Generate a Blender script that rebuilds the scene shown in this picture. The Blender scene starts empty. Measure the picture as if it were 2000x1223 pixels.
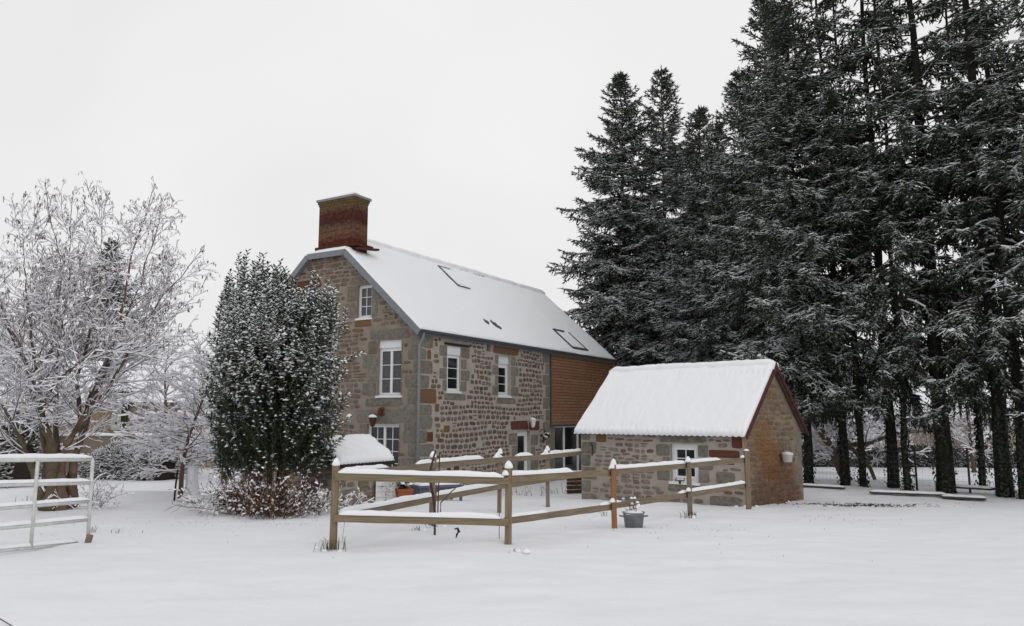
import bpy, math, random
import numpy as np
from mathutils import Vector
from mathutils.geometry import tessellate_polygon
random.seed(7); RNG = np.random.default_rng(11)
S = bpy.context.scene; COL = S.collection
R = math.radians

# ------------------------------------------------------------------ camera, world, sun, exposure
CAMZ = 1.65; F = 1499.6; PITCH = 0.1328
cd = bpy.data.cameras.new('camera'); cam = bpy.data.objects.new('camera', cd); COL.objects.link(cam)
cam.location = (0, 0, CAMZ); cam.rotation_euler = (math.pi/2 + PITCH, 0, 0)
cd.sensor_width = 36; cd.sensor_fit = 'HORIZONTAL'; cd.lens = F/2000*36; cd.clip_start = .05; cd.clip_end = 2000
S.camera = cam
SUN_EL, SUN_AZ = 40, 150           # degrees, azimuth clockwise from the view direction: a veiled sun behind the camera's right
w = bpy.data.worlds.new('World'); S.world = w; w.use_nodes = True
nt = w.node_tree; nt.nodes.clear()
out = nt.nodes.new('ShaderNodeOutputWorld'); bg = nt.nodes.new('ShaderNodeBackground')
sky = nt.nodes.new('ShaderNodeTexSky'); sky.sky_type = 'NISHITA'; sky.sun_disc = False
sky.sun_elevation = R(SUN_EL); sky.sun_rotation = R(SUN_AZ); sky.dust_density = 4; sky.air_density = 1.2
hsv = nt.nodes.new('ShaderNodeHueSaturation'); hsv.inputs['Saturation'].default_value = .12
mx = nt.nodes.new('ShaderNodeMix'); mx.data_type = 'RGBA'; mx.inputs[0].default_value = .97
tc = nt.nodes.new('ShaderNodeTexCoord'); nz = nt.nodes.new('ShaderNodeTexNoise'); nz.inputs['Scale'].default_value = 1.7
nz.inputs['Detail'].default_value = 3; nz.inputs['Distortion'].default_value = .4
rp = nt.nodes.new('ShaderNodeValToRGB')
rp.color_ramp.elements[0].position = .3; rp.color_ramp.elements[0].color = (.79, .793, .805, 1)
rp.color_ramp.elements[1].position = .72; rp.color_ramp.elements[1].color = (.91, .90, .908, 1)
sc10 = nt.nodes.new('ShaderNodeVectorMath'); sc10.operation = 'SCALE'; sc10.inputs['Scale'].default_value = 10
nt.links.new(tc.outputs['Generated'], nz.inputs['Vector']); nt.links.new(nz.outputs['Fac'], rp.inputs['Fac'])
nt.links.new(rp.outputs['Color'], sc10.inputs[0])
nt.links.new(sky.outputs[0], hsv.inputs['Color']); nt.links.new(hsv.outputs[0], mx.inputs[6]); nt.links.new(sc10.outputs[0], mx.inputs[7])
nt.links.new(mx.outputs[2], bg.inputs['Color']); bg.inputs['Strength'].default_value = .1
nt.links.new(bg.outputs[0], out.inputs['Surface'])
sl = bpy.data.lights.new('sun', 'SUN'); sl.energy = .5; sl.angle = R(40); sl.color = (1, .97, .93)
so = bpy.data.objects.new('sun', sl); COL.objects.link(so)
so.rotation_euler = (R(90-SUN_EL), 0, math.pi-R(SUN_AZ))
S.view_settings.view_transform = 'Standard'; S.view_settings.look = 'None'
S.view_settings.exposure = 0; S.view_settings.gamma = 1; S.view_settings.use_curve_mapping = False

# ------------------------------------------------------------------ ground height, pixel helper
def hash2(ix, iy, s):
    n = np.sin(ix*127.1 + iy*311.7 + s*74.7)*43758.5453
    return n - np.floor(n)
def vnoise(x, y, s=0):
    x = np.asarray(x, float); y = np.asarray(y, float)
    ix, iy = np.floor(x), np.floor(y); fx, fy = x-ix, y-iy
    fx = fx*fx*(3-2*fx); fy = fy*fy*(3-2*fy)
    a, b, c, d = hash2(ix, iy, s), hash2(ix+1, iy, s), hash2(ix, iy+1, s), hash2(ix+1, iy+1, s)
    return (a*(1-fx)+b*fx)*(1-fy) + (c*(1-fx)+d*fx)*fy - .5
YS = [-60, 0, 4, 12, 15, 18, 20, 24, 28, 33, 45, 60, 400]
ZS = [0, 0, -.02, -.30, -.36, -.43, -.52, -.80, -.95, -1.0, -1.0, -.9, 0.2]
def ground(x, y):
    x = np.asarray(x, float); y = np.asarray(y, float)
    z = np.interp(y, YS, ZS) * .5 + (np.interp(y-.8, YS, ZS) + np.interp(y+.8, YS, ZS)) * .25
    # right-hand side under the spruces stays a little higher than beside the house
    rt = np.clip((x-5)/4, 0, 1) * np.clip((y-19)/3, 0, 1) * np.clip((34-y)/8, 0, 1)
    z = z + rt*np.clip(-.47-z, 0, 1)*.9
    # shallow bank running along the left side
    bank = np.clip((x+3.5)/-2, 0, 1)
    z = z + bank*(.24*np.exp(-((y-21.6-.05*x)/.45)**2) - .05*np.exp(-((y-20.9-.05*x)/.3)**2))
    z = z + .10*vnoise(x*.16, y*.16, 1) + .05*vnoise(x*.5, y*.5, 2) + .028*vnoise(x*1.3, y*1.9, 3) + .030*vnoise(x*1.8+y*.6, y*4.2, 4) + .018*vnoise(x*4+y, y*8, 7)
    far = np.clip((y-60)/60, 0, 1); z = z + far*6*vnoise(x*.01, y*.01, 9)
    return z
def gz(x, y): return float(ground(x, y))
def ray(px, py):
    u = (px-1000)/F; v = -(py-611.5)/F
    return np.array([u, math.cos(PITCH)-v*math.sin(PITCH), math.sin(PITCH)+v*math.cos(PITCH)])
def G(px, py):
    """point of the ground seen at a pixel of the 2000x1223 photograph"""
    d = ray(px, py); t = 4.
    for _ in range(6000):
        p = d*t
        if p[2]+CAMZ < gz(p[0], p[1]): break
        t += .01
    p = d*t; return float(p[0]), float(p[1])
def at(px, py, D):
    d = ray(px, py); p = d*D/d[1]; return Vector((p[0], p[1], p[2]+CAMZ))

# ------------------------------------------------------------------ materials
def mat(name, base, rough=.8, noise=None, bump=0, bscale=40, spec=.3, metal=0, extra=None, grain=None):
    """noise = (scale, other colour, low, high)"""
    m = bpy.data.materials.new(name); m.use_nodes = True; n = m.node_tree.nodes; l = m.node_tree.links
    b = n['Principled BSDF']; b.inputs['Roughness'].default_value = rough; b.inputs['Metallic'].default_value = metal
    b.inputs['Specular IOR Level'].default_value = spec; b.inputs['Base Color'].default_value = (*base, 1)
    t = n.new('ShaderNodeTexCoord'); cout = None
    if noise:
        a = n.new('ShaderNodeTexNoise'); a.inputs['Scale'].default_value = noise[0]; a.inputs['Detail'].default_value = 6
        a.inputs['Roughness'].default_value = .65
        if grain:
            mp = n.new('ShaderNodeMapping'); mp.inputs['Scale'].default_value = grain; l.new(t.outputs['Object'], mp.inputs[0]); l.new(mp.outputs[0], a.inputs['Vector'])
        else: l.new(t.outputs['Object'], a.inputs['Vector'])
        mr = n.new('ShaderNodeMapRange'); mr.inputs[1].default_value = noise[2]; mr.inputs[2].default_value = noise[3]
        l.new(a.outputs['Fac'], mr.inputs[0])
        q = n.new('ShaderNodeMix'); q.data_type = 'RGBA'; q.inputs[6].default_value = (*base, 1); q.inputs[7].default_value = (*noise[1], 1)
        l.new(mr.outputs[0], q.inputs[0]); cout = q.outputs[2]; l.new(cout, b.inputs['Base Color'])
    if bump:
        a = n.new('ShaderNodeTexNoise'); a.inputs['Scale'].default_value = bscale; a.inputs['Detail'].default_value = 8
        l.new(t.outputs['Object'], a.inputs['Vector'])
        bp = n.new('ShaderNodeBump'); bp.inputs['Strength'].default_value = bump; bp.inputs['Distance'].default_value = .02
        l.new(a.outputs['Fac'], bp.inputs['Height']); l.new(bp.outputs[0], b.inputs['Normal'])
    if extra: extra(m, n, l, b, t, cout)
    return m
def snow_over(th0, th1, nscale=6, amount=.5, white=(.72, .73, .76)):
    """snow lying on faces that look up (by the face's own normal)"""
    def f(m, n, l, b, t, cout):
        g = n.new('ShaderNodeNewGeometry'); sx = n.new('ShaderNodeSeparateXYZ'); l.new(g.outputs['True Normal'], sx.inputs[0])
        a = n.new('ShaderNodeTexNoise'); a.inputs['Scale'].default_value = nscale; a.inputs['Detail'].default_value = 5; a.inputs['Roughness'].default_value = .7
        l.new(t.outputs['Object'], a.inputs['Vector'])
        ad = n.new('ShaderNodeMath'); ad.operation = 'MULTIPLY_ADD'; ad.inputs[1].default_value = amount*2; ad.inputs[2].default_value = -amount
        l.new(a.outputs['Fac'], ad.inputs[0])
        s2 = n.new('ShaderNodeMath'); s2.operation = 'ADD'; l.new(sx.outputs[2], s2.inputs[0]); l.new(ad.outputs[0], s2.inputs[1])
        mr = n.new('ShaderNodeMapRange'); mr.inputs[1].default_value = th0; mr.inputs[2].default_value = th1; l.new(s2.outputs[0], mr.inputs[0])
        q = n.new('ShaderNodeMix'); q.data_type = 'RGBA'; q.inputs[7].default_value = (*white, 1); l.new(mr.outputs[0], q.inputs[0])
        if cout: l.new(cout, q.inputs[6])
        else: q.inputs[6].default_value = b.inputs['Base Color'].default_value
        l.new(q.outputs[2], b.inputs['Base Color'])
    return f
def palette(cols, streak=None):
    """colour picked per piece: object random + island random"""
    def f(m, n, l, b, t, cout):
        oi = n.new('ShaderNodeObjectInfo'); g = n.new('ShaderNodeNewGeometry')
        ad = n.new('ShaderNodeMath'); ad.operation = 'ADD'; l.new(oi.outputs['Random'], ad.inputs[0]); l.new(g.outputs['Random Per Island'], ad.inputs[1])
        fr = n.new('ShaderNodeMath'); fr.operation = 'FRACT'; l.new(ad.outputs[0], fr.inputs[0])
        r = n.new('ShaderNodeValToRGB'); r.color_ramp.interpolation = 'LINEAR'
        while len(r.color_ramp.elements) < len(cols): r.color_ramp.elements.new(.5)
        for i, c in enumerate(cols):
            r.color_ramp.elements[i].position = i/(len(cols)-1); r.color_ramp.elements[i].color = (*c, 1)
        l.new(fr.outputs[0], r.inputs[0])
        a = n.new('ShaderNodeTexNoise'); a.inputs['Scale'].default_value = 9; a.inputs['Detail'].default_value = 8; a.inputs['Roughness'].default_value = .75
        l.new(g.outputs['Position'], a.inputs['Vector'])
        mr = n.new('ShaderNodeMapRange'); mr.inputs[1].default_value = .3; mr.inputs[2].default_value = .7; mr.inputs[3].default_value = .55; mr.inputs[4].default_value = 1.4
        l.new(a.outputs['Fac'], mr.inputs[0])
        q = n.new('ShaderNodeMix'); q.data_type = 'RGBA'; q.blend_type = 'MULTIPLY'; q.inputs[0].default_value = 1
        l.new(r.outputs[0], q.inputs[6]); l.new(mr.outputs[0], q.inputs[7])
        last = q.outputs[2]
        if streak:
            a2 = n.new('ShaderNodeTexNoise'); a2.inputs['Scale'].default_value = streak[0]; a2.inputs['Detail'].default_value = 5
            l.new(g.outputs['Position'], a2.inputs['Vector'])
            m2 = n.new('ShaderNodeMapRange'); m2.inputs[1].default_value = streak[2]; m2.inputs[2].default_value = streak[3]; m2.inputs[4].default_value = streak[4]
            l.new(a2.outputs['Fac'], m2.inputs[0])
            q2 = n.new('ShaderNodeMix'); q2.data_type = 'RGBA'; q2.inputs[7].default_value = (*streak[1], 1)
            l.new(m2.outputs[0], q2.inputs[0]); l.new(last, q2.inputs[6]); last = q2.outputs[2]
        l.new(last, b.inputs['Base Color'])
    return f
SN = (.72, .73, .765)
def stains(spots):
    """weathering: soft edged stains of their own shape at places on the wall: (world x, y, z, radius, colour, strength)"""
    def f(m, n, l, b, t, cout):
        src = b.inputs['Base Color'].links[0].from_socket; g = n.new('ShaderNodeNewGeometry')
        a = n.new('ShaderNodeTexNoise'); a.inputs['Scale'].default_value = 5; a.inputs['Detail'].default_value = 8; a.inputs['Roughness'].default_value = .7; l.new(g.outputs['Position'], a.inputs['Vector'])
        for x, y, z, r, col, st in spots:
            d = n.new('ShaderNodeVectorMath'); d.operation = 'DISTANCE'; l.new(g.outputs['Position'], d.inputs[0]); d.inputs[1].default_value = (x, y, z)
            q = n.new('ShaderNodeMath'); q.operation = 'MULTIPLY_ADD'; q.inputs[1].default_value = 1.9*r; l.new(a.outputs['Fac'], q.inputs[0]); l.new(d.outputs['Value'], q.inputs[2])
            mr = n.new('ShaderNodeMapRange'); mr.inputs[1].default_value = r*2.2; mr.inputs[2].default_value = r*1.4; mr.inputs[4].default_value = st; l.new(q.outputs[0], mr.inputs[0])
            mm = n.new('ShaderNodeMix'); mm.data_type = 'RGBA'; mm.inputs[7].default_value = (*col, 1); l.new(mr.outputs[0], mm.inputs[0]); l.new(src, mm.inputs[6]); src = mm.outputs[2]
        l.new(src, b.inputs['Base Color'])
    return f
M = {}
M['ground'] = mat('snow_ground', (.80, .81, .835), .75, (.8, (.765, .775, .81), .35, .7), .8, 5, .15)
M['snow'] = mat('snow', (.83, .84, .865), .75, None, .25, 25, .15)
M['twig_snow'] = mat('twig_snow', (.80, .80, .83), .8, None, 0, 1, .1)
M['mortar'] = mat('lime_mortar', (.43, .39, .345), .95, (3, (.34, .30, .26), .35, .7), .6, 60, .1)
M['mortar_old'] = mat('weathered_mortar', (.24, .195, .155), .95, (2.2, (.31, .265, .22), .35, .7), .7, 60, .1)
STN = [(.115, .09, .068), (.15, .108, .08), (.12, .092, .068), (.175, .15, .12), (.135, .115, .09), (.105, .08, .06), (.20, .165, .13), (.13, .105, .082), (.165, .095, .065), (.14, .115, .09), (.18, .16, .135), (.15, .12, .09)]
M['stone'] = mat('field_stone', (.2, .15, .12), .9, None, .6, 40, .15, extra=palette(STN))
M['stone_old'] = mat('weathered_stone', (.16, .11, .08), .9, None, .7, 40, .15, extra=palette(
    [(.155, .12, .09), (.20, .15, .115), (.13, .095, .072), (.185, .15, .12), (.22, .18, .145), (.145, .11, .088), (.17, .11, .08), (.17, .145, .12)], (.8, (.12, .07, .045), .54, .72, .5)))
M['stone_shed'] = mat('shed_stone', (.2, .15, .12), .9, None, .6, 40, .15, extra=palette(
    [(.22, .18, .155), (.28, .20, .165), (.19, .16, .14), (.24, .20, .17), (.17, .11, .09), (.26, .22, .19), (.21, .17, .145), (.22, .08, .05), (.23, .19, .16), (.20, .17, .15)]))
M['mortar_shed'] = mat('shed_mortar', (.40, .355, .31), .95, (3, (.31, .27, .23), .35, .7), .6, 50, .1)
def both(*fs):
    def f(m, n, l, b, t, cout):
        for q in fs: q(m, n, l, b, t, cout)
    return f
_s = lambda u, h: (5.327+math.sin(.7382)*u, 17.841+math.cos(.7382)*u, h-.42)
SPOTS = [(*_s(1.0, 1.35), .75, (.21, .10, .038), .7), (*_s(1.5, .85), .6, (.19, .08, .03), .65), (*_s(2.2, .25), .95, (.115, .05, .032), .6), (*_s(.9, .1), .8, (.105, .055, .035), .65), (*_s(1.6, 2.6), .6, (.17, .115, .065), .5)]
M['stone_rust'] = mat('rust_stained_stone', (.2, .12, .07), .9, None, .6, 40, .15, extra=both(palette(
    [(.17, .13, .095), (.20, .155, .115), (.15, .115, .085), (.185, .13, .095), (.21, .175, .135), (.16, .125, .095)]), stains(SPOTS)))
M['mortar_rust'] = mat('rust_mortar', (.27, .215, .16), .95, (2.2, (.22, .17, .12), .4, .62), .6, 50, .1, extra=stains(SPOTS))
M['granite'] = mat('granite_block', (.20, .195, .17), .9, None, .5, 50, .15, extra=palette(
    [(.205, .195, .165), (.175, .165, .14), (.225, .205, .17), (.18, .175, .15), (.195, .17, .14), (.205, .195, .165)]))
M['orange_stone'] = mat('orange_stone', (.20, .105, .052), .9, (7, (.14, .10, .075), .4, .7), .6, 40, .15)
M['red_stone'] = mat('red_stone', (.14, .052, .036), .9, (9, (.09, .042, .032), .4, .7), .5, 40, .15)
M['chimney'] = mat('rusty_render', (.105, .042, .026), .9, (4.5, (.15, .085, .05), .42, .66), .7, 30, .1)
def soot(m, n, l, b, t, cout):
    g = n.new('ShaderNodeNewGeometry'); sx = n.new('ShaderNodeSeparateXYZ'); l.new(g.outputs['Position'], sx.inputs[0])
    a = n.new('ShaderNodeTexNoise'); a.inputs['Scale'].default_value = 3.5; a.inputs['Detail'].default_value = 8; a.inputs['Roughness'].default_value = .7; l.new(g.outputs['Position'], a.inputs['Vector'])
    q = n.new('ShaderNodeMath'); q.operation = 'MULTIPLY_ADD'; q.inputs[1].default_value = .6; l.new(a.outputs['Fac'], q.inputs[0]); l.new(sx.outputs[2], q.inputs[2])
    mr = n.new('ShaderNodeMapRange'); mr.inputs[1].default_value = 7.7; mr.inputs[2].default_value = 9.65; l.new(q.outputs[0], mr.inputs[0])
    r = n.new('ShaderNodeValToRGB'); cs = [(0, (.07, .026, .018)), (.16, (.10, .035, .022)), (.28, (.15, .075, .045)), (.45, (.12, .07, .05)), (.52, (.07, .026, .02)), (.66, (.085, .03, .02)), (.76, (.11, .065, .04)), (.88, (.135, .09, .042)), (1, (.10, .075, .055))]
    while len(r.color_ramp.elements) < len(cs): r.color_ramp.elements.new(.5)
    for e, (p, c) in zip(r.color_ramp.elements, cs): e.position = p; e.color = (*c, 1)
    l.new(mr.outputs[0], r.inputs[0])
    a2 = n.new('ShaderNodeTexNoise'); a2.inputs['Scale'].default_value = 14; a2.inputs['Detail'].default_value = 6; l.new(g.outputs['Position'], a2.inputs['Vector'])
    m2 = n.new('ShaderNodeMapRange'); m2.inputs[1].default_value = .3; m2.inputs[2].default_value = .7; m2.inputs[3].default_value = .6; m2.inputs[4].default_value = 1.4; l.new(a2.outputs['Fac'], m2.inputs[0])
    x = n.new('ShaderNodeMix'); x.data_type = 'RGBA'; x.blend_type = 'MULTIPLY'; x.inputs[0].default_value = 1; l.new(r.outputs[0], x.inputs[6]); l.new(m2.outputs[0], x.inputs[7]); l.new(x.outputs[2], b.inputs['Base Color'])
M['chimney'] = mat('rusty_render', (.1, .05, .03), .9, None, .8, 30, .1, extra=soot)
M['chimney_band'] = mat('dark_red_band', (.075, .026, .019), .9, (5, (.10, .048, .032), .45, .7), .6, 30, .1)
M['chimney_moss'] = mat('lichen_render', (.14, .085, .03), .9, (7, (.075, .048, .032), .38, .56), .7, 30, .1)
M['zinc'] = mat('zinc', (.20, .215, .235), .55, (8, (.15, .16, .175), .4, .7), .1, 30, .5)
M['dark_zinc'] = mat('dark_zinc', (.06, .065, .075), .5, None, 0, 1, .5)
M['white'] = mat('white_frame', (.74, .75, .76), .4, None, 0, 1, .5)
M['glass'] = mat('window_glass', (.012, .014, .016), .06, None, 0, 1, .5)
M['curtain'] = mat('net_curtain', (.075, .075, .08), .2, (14, (.035, .035, .04), .4, .6), 0, 1, .5)
M['board'] = mat('cedar_board', (.21, .095, .045), .7, None, .3, 30, .2, extra=palette(
    [(.27, .145, .082), (.33, .18, .105), (.24, .13, .072), (.30, .16, .09), (.27, .145, .082)]))
M['oldwood'] = mat('grey_wood', (.15, .115, .08), .85, (1, (.25, .20, .145), .36, .66), .5, 60, grain=(2.2, 2.2, 45))
M['oldwood_post'] = mat('grey_wood_post', (.15, .115, .08), .85, (1, (.25, .20, .145), .36, .66), .5, 60, grain=(40, 40, 2.0))
M['greenwood'] = mat('treated_wood', (.155, .12, .075), .85, (1, (.25, .195, .125), .34, .64), .5, 60, grain=(2.2, 2.2, 45))
M['greenwood_post'] = mat('treated_wood_post', (.155, .12, .07), .85, (1, (.25, .195, .12), .34, .64), .5, 60, grain=(40, 40, 2.0))
M['newpost'] = mat('orange_wood', (.30, .14, .06), .8, (1, (.19, .10, .055), .4, .65), .4, 40, grain=(40, 40, 2.0))
M['darkwood'] = mat('dark_wood', (.035, .025, .02), .8, None, .4, 40, .2)
M['rust'] = mat('rusty_iron', (.10, .035, .025), .8, (12, (.05, .025, .02), .4, .6), .4, 60, .3)
M['redboard'] = mat('red_bargeboard', (.085, .028, .026), .7, (9, (.07, .022, .02), .4, .6), .2, 40, .2)
M['fibre'] = mat('fibre_cement', (.17, .12, .105), .85, (9, (.10, .07, .06), .4, .6), .3, 40, .2)
M['bark'] = mat('hazel_bark', (.105, .075, .058), .9, (5, (.16, .115, .085), .4, .65), .5, 30, .1)
M['bark_red'] = mat('peeling_bark', (.12, .078, .058), .9, (7, (.19, .135, .10), .42, .62), .6, 30, .1, extra=None)
M['bark_green'] = mat('mossy_bark', (.13, .11, .07), .9, (7, (.09, .075, .05), .42, .62), .5, 30, .1)
M['twig'] = mat('twig', (.11, .088, .076), .9, None, 0, 1, .1)
M['spruce_bark'] = mat('spruce_bark', (.045, .036, .03), .95, (6, (.085, .072, .06), .42, .68), .7, 20, .1)
M['ivied_bark'] = mat('ivied_bark', (.018, .018, .013), .95, (6, (.05, .043, .035), .5, .72), .7, 20, .1)
M['spruce'] = mat('spruce_needles', (.019, .026, .016), .75, (1.2, (.035, .041, .022), .4, .65), 0, 1, .2, extra=snow_over(.50, .80, 2.0, .85))
M['ivy'] = mat('ivy', (.010, .015, .009), .55, (5, (.02, .026, .014), .4, .6), 0, 1, .4)
M['laurel'] = mat('laurel_leaf', (.020, .042, .020), .35, (4, (.04, .065, .03), .4, .65), 0, 1, .45)
M['bramble'] = mat('bramble', (.055, .026, .02), .9, (4, (.13, .07, .03), .4, .6), 0, 1, .1)
M['hedge'] = mat('hedge_leaf', (.03, .036, .022), .8, (3, (.06, .05, .03), .4, .6), 0, 1, .2, extra=snow_over(.45, .8, 3, .5))
M['gate'] = mat('galvanised_white', (.62, .63, .61), .5, (10, (.50, .51, .48), .4, .65), .15, 40, .4)
M['bucket'] = mat('galvanised_tub', (.16, .17, .18), .5, (7, (.24, .25, .26), .4, .65), .15, 40, .5, metal=.3)
M['terracotta'] = mat('terracotta', (.33, .10, .04), .8, (6, (.24, .08, .04), .4, .65), .2, 40, .2)
M['farstone'] = mat('far_rubble', (.25, .205, .17), .95, (7, (.5, .48, .46), .5, .62), .8, 12, .1)
M['tan_door'] = mat('tan_door', (.33, .23, .125), .8, (3, (.27, .19, .11), .4, .6), 0, 1, .2)
M['pale_green'] = mat('pale_green_paint', (.40, .44, .40), .6)
M['black'] = mat('black_iron', (.012, .012, .013), .5, None, 0, 1, .4)
M['dark'] = mat('dark_gap', (.008, .007, .006), .9)
M['bluegrey'] = mat('slate_blue_paint', (.10, .115, .15), .7)
M['grass'] = mat('dry_grass', (.10, .085, .04), .9, (8, (.06, .07, .03), .4, .6), 0, 1, .1)
M['white_plastic'] = mat('white_plastic', (.72, .72, .70), .5)
M['greenpipe'] = mat('green_pipe', (.15, .22, .19), .6)

# ------------------------------------------------------------------ mesh and object helpers
def mesh(name, V, Fc, m, smooth=False):
    me = bpy.data.meshes.new(name); me.from_pydata([tuple(v) for v in V], [], [tuple(f) for f in Fc])
    me.materials.append(m if not isinstance(m, str) else M[m]); me.update()
    if smooth: me.polygons.foreach_set('use_smooth', [True]*len(me.polygons))
    return me
def mesh_np(name, V, T, m, smooth=False):
    """V (n,3), T (k,3 or 4) arrays"""
    V = np.asarray(V, np.float32); T = np.asarray(T, np.int32); k, s = T.shape
    me = bpy.data.meshes.new(name); me.vertices.add(len(V)); me.vertices.foreach_set('co', V.ravel())
    me.loops.add(k*s); me.loops.foreach_set('vertex_index', T.ravel())
    me.polygons.add(k); me.polygons.foreach_set('loop_start', np.arange(0, k*s, s, dtype=np.int32))
    try: me.polygons.foreach_set('loop_total', np.full(k, s, np.int32))
    except Exception: pass
    me.materials.append(M[m] if isinstance(m, str) else m); me.update(calc_edges=True)
    me.polygons.foreach_set('use_smooth', [bool(smooth)]*k)
    return me
def link(name, me, parent=None, loc=(0, 0, 0), rot=(0, 0, 0), sc=(1, 1, 1), label=None, kind=None):
    o = bpy.data.objects.new(name, me); COL.objects.link(o); o.location = loc; o.rotation_euler = rot; o.scale = sc
    if parent: o.parent = parent
    if label: o['label'] = label
    if kind: o['kind'] = kind
    return o
def thing(name, label, cat, loc=(0, 0, 0), rz=0, group=None, me=None):
    o = bpy.data.objects.new(name, me); COL.objects.link(o); o.location = loc; o.rotation_euler = (0, 0, rz)
    o['label'] = label; o['category'] = cat
    if group: o['group'] = group
    return o
class B:
    """collects simple solids"""
    def __init__(s): s.V = []; s.F = []
    def add(s, V, Fc):
        n = len(s.V); s.V += [tuple(v) for v in V]; s.F += [tuple(i+n for i in f) for f in Fc]; return s
    def box(s, x0, x1, y0, y1, z0, z1, jit=0):
        V = [(x, y, z) for x in (x0, x1) for y in (y0, y1) for z in (z0, z1)]
        if jit: V = [tuple(c+random.uniform(-jit, jit) for c in v) for v in V]
        return s.add(V, [(0, 1, 3, 2), (4, 6, 7, 5), (0, 4, 5, 1), (2, 3, 7, 6), (0, 2, 6, 4), (1, 5, 7, 3)])
    def beam(s, p, q, wd, ht, up=(0, 0, 1), segs=1, jit=0):
        p = Vector(p); q = Vector(q); d = (q-p).normalized(); sd = d.cross(Vector(up)).normalized(); u = sd.cross(d)
        V = []; Fc = []
        for i in range(segs+1):
            c = p.lerp(q, i/segs)
            for a, b in ((-1, -1), (1, -1), (1, 1), (-1, 1)):
                V.append(c + sd*(a*wd/2+random.uniform(-jit, jit)) + u*(b*ht/2+random.uniform(-jit, jit)))
            if i:
                for k in range(4): a0 = (i-1)*4+k; a1 = (i-1)*4+(k+1) % 4; Fc.append((a0, a1, a1+4, a0+4))
        Fc += [(3, 2, 1, 0), tuple(segs*4+k for k in range(4))]
        return s.add(V, Fc)
    def tube(s, pts, r, n=8, cap=True):
        pts = [Vector(p) for p in pts]; rr = r if hasattr(r, '__len__') else [r]*len(pts); V = []; Fc = []
        for i, p in enumerate(pts):
            d = (pts[min(i+1, len(pts)-1)]-pts[max(i-1, 0)]).normalized()
            a = d.cross(Vector((0, 0, 1)) if abs(d.z) < .95 else Vector((1, 0, 0))).normalized(); b = a.cross(d)
            for k in range(n):
                t = 2*math.pi*k/n; V.append(p+(a*math.cos(t)+b*math.sin(t))*rr[i])
            if i:
                for k in range(n): a0 = (i-1)*n+k; a1 = (i-1)*n+(k+1) % n; Fc.append((a0, a0+n, a1+n, a1))
        if cap: Fc += [tuple(range(n)), tuple(reversed([(len(pts)-1)*n+k for k in range(n)]))]
        return s.add(V, Fc)
    def lathe(s, prof, c=(0, 0, 0), n=20):
        V = []; Fc = []
        for i, (r, z) in enumerate(prof):
            for k in range(n):
                t = 2*math.pi*k/n; V.append((c[0]+r*math.cos(t), c[1]+r*math.sin(t), c[2]+z))
            if i:
                for k in range(n): a0 = (i-1)*n+k; a1 = (i-1)*n+(k+1) % n; Fc.append((a0, a1, a1+n, a0+n))
        return s.add(V, Fc)
    def map(s, fn): s.V = [fn(*v) for v in s.V]; return s
    def build(s, name, m, parent=None, smooth=False, **k): return link(name, mesh(name, s.V, s.F, m, smooth), parent, **k)
    def me(s, name, m, smooth=False): return mesh(name, s.V, s.F, m, smooth)
def bevel(o, wd=.01, seg=2):
    md = o.modifiers.new('bevel', 'BEVEL'); md.width = wd; md.segments = seg; md.limit_method = 'ANGLE'; return o
# wall frames: (s, h, d) with d = outward
LONG = lambda s, h, d: (s, -d, h)        # the plane y = 0
GABLE = lambda s, h, d: (-d, s, h)       # the plane x = 0
def wbox(fn, s0, s1, h0, h1, d0, d1, b=None, jit=0):
    b = b or B(); c = B().box(s0, s1, h0, h1, d0, d1, jit)
    Fc = c.F if fn is LONG else [tuple(reversed(f)) for f in c.F]
    # (s,h,d)->LONG is a rotation, ->GABLE mirrors
    b.add([fn(*v) for v in c.V], Fc); return b
def wall_sheet(fn, outer, holes, depth=.22):
    loops = [[Vector((a, b, 0)) for a, b in outer]] + [[Vector((a, b, 0)) for a, b in ((h[0], h[2]), (h[1], h[2]), (h[1], h[3]), (h[0], h[3]))] for h in holes]
    tris = tessellate_polygon(loops); flat = [v for lp in loops for v in lp]
    V = [fn(v.x, v.y, 0) for v in flat]; Fc = []
    nrm = Vector(fn(0, 0, 1))-Vector(fn(0, 0, 0))
    for t in tris:
        a, b, c = (Vector(V[i]) for i in t)
        Fc.append(t if (b-a).cross(c-a).dot(nrm) > 0 else tuple(reversed(t)))
    for h in holes:
        n = len(V); q = [(h[0], h[2]), (h[1], h[2]), (h[1], h[3]), (h[0], h[3])]
        V += [fn(a, b, 0) for a, b in q]+[fn(a, b, -depth) for a, b in q]
        for k in range(4): Fc.append((n+k, n+(k+1) % 4, n+4+(k+1) % 4, n+4+k))
        Fc.append((n+4, n+5, n+6, n+7))
    return V, Fc
def stone_shape(seed, blocky=0.0):
    r = random.Random(seed); n = 9; ring = []
    for k in range(n):
        t = 2*math.pi*(k+r.uniform(-.25, .25))/n; c, s_ = math.cos(t), math.sin(t)
        p = 2/(3.0+5*blocky+r.uniform(-.4, .8))
        x = math.copysign(abs(c)**p, c)*.5; z = math.copysign(abs(s_)**p, s_)*.5
        x *= r.uniform(.9, 1.04); z *= r.uniform(.88, 1.04); ring.append((x, z))
    V = [(x, 1, z) for x, z in ring] + [(x, -.25, z) for x, z in ring] + [(x*.84, -1+r.uniform(-.25, .25), z*.8) for x, z in ring] + [(0, -1.1, 0)]
    Fc = []
    for k in range(n):
        j = (k+1) % n
        Fc.append((k, j, j+n, k+n)); Fc.append((k+n, j+n, j+2*n, k+2*n)); Fc.append((k+2*n, j+2*n, 3*n))
    return V, [tuple(reversed(f)) for f in Fc]
STONES = [stone_shape(i) for i in range(14)]; BLOCKS = [stone_shape(100+i, 1.) for i in range(8)]
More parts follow.
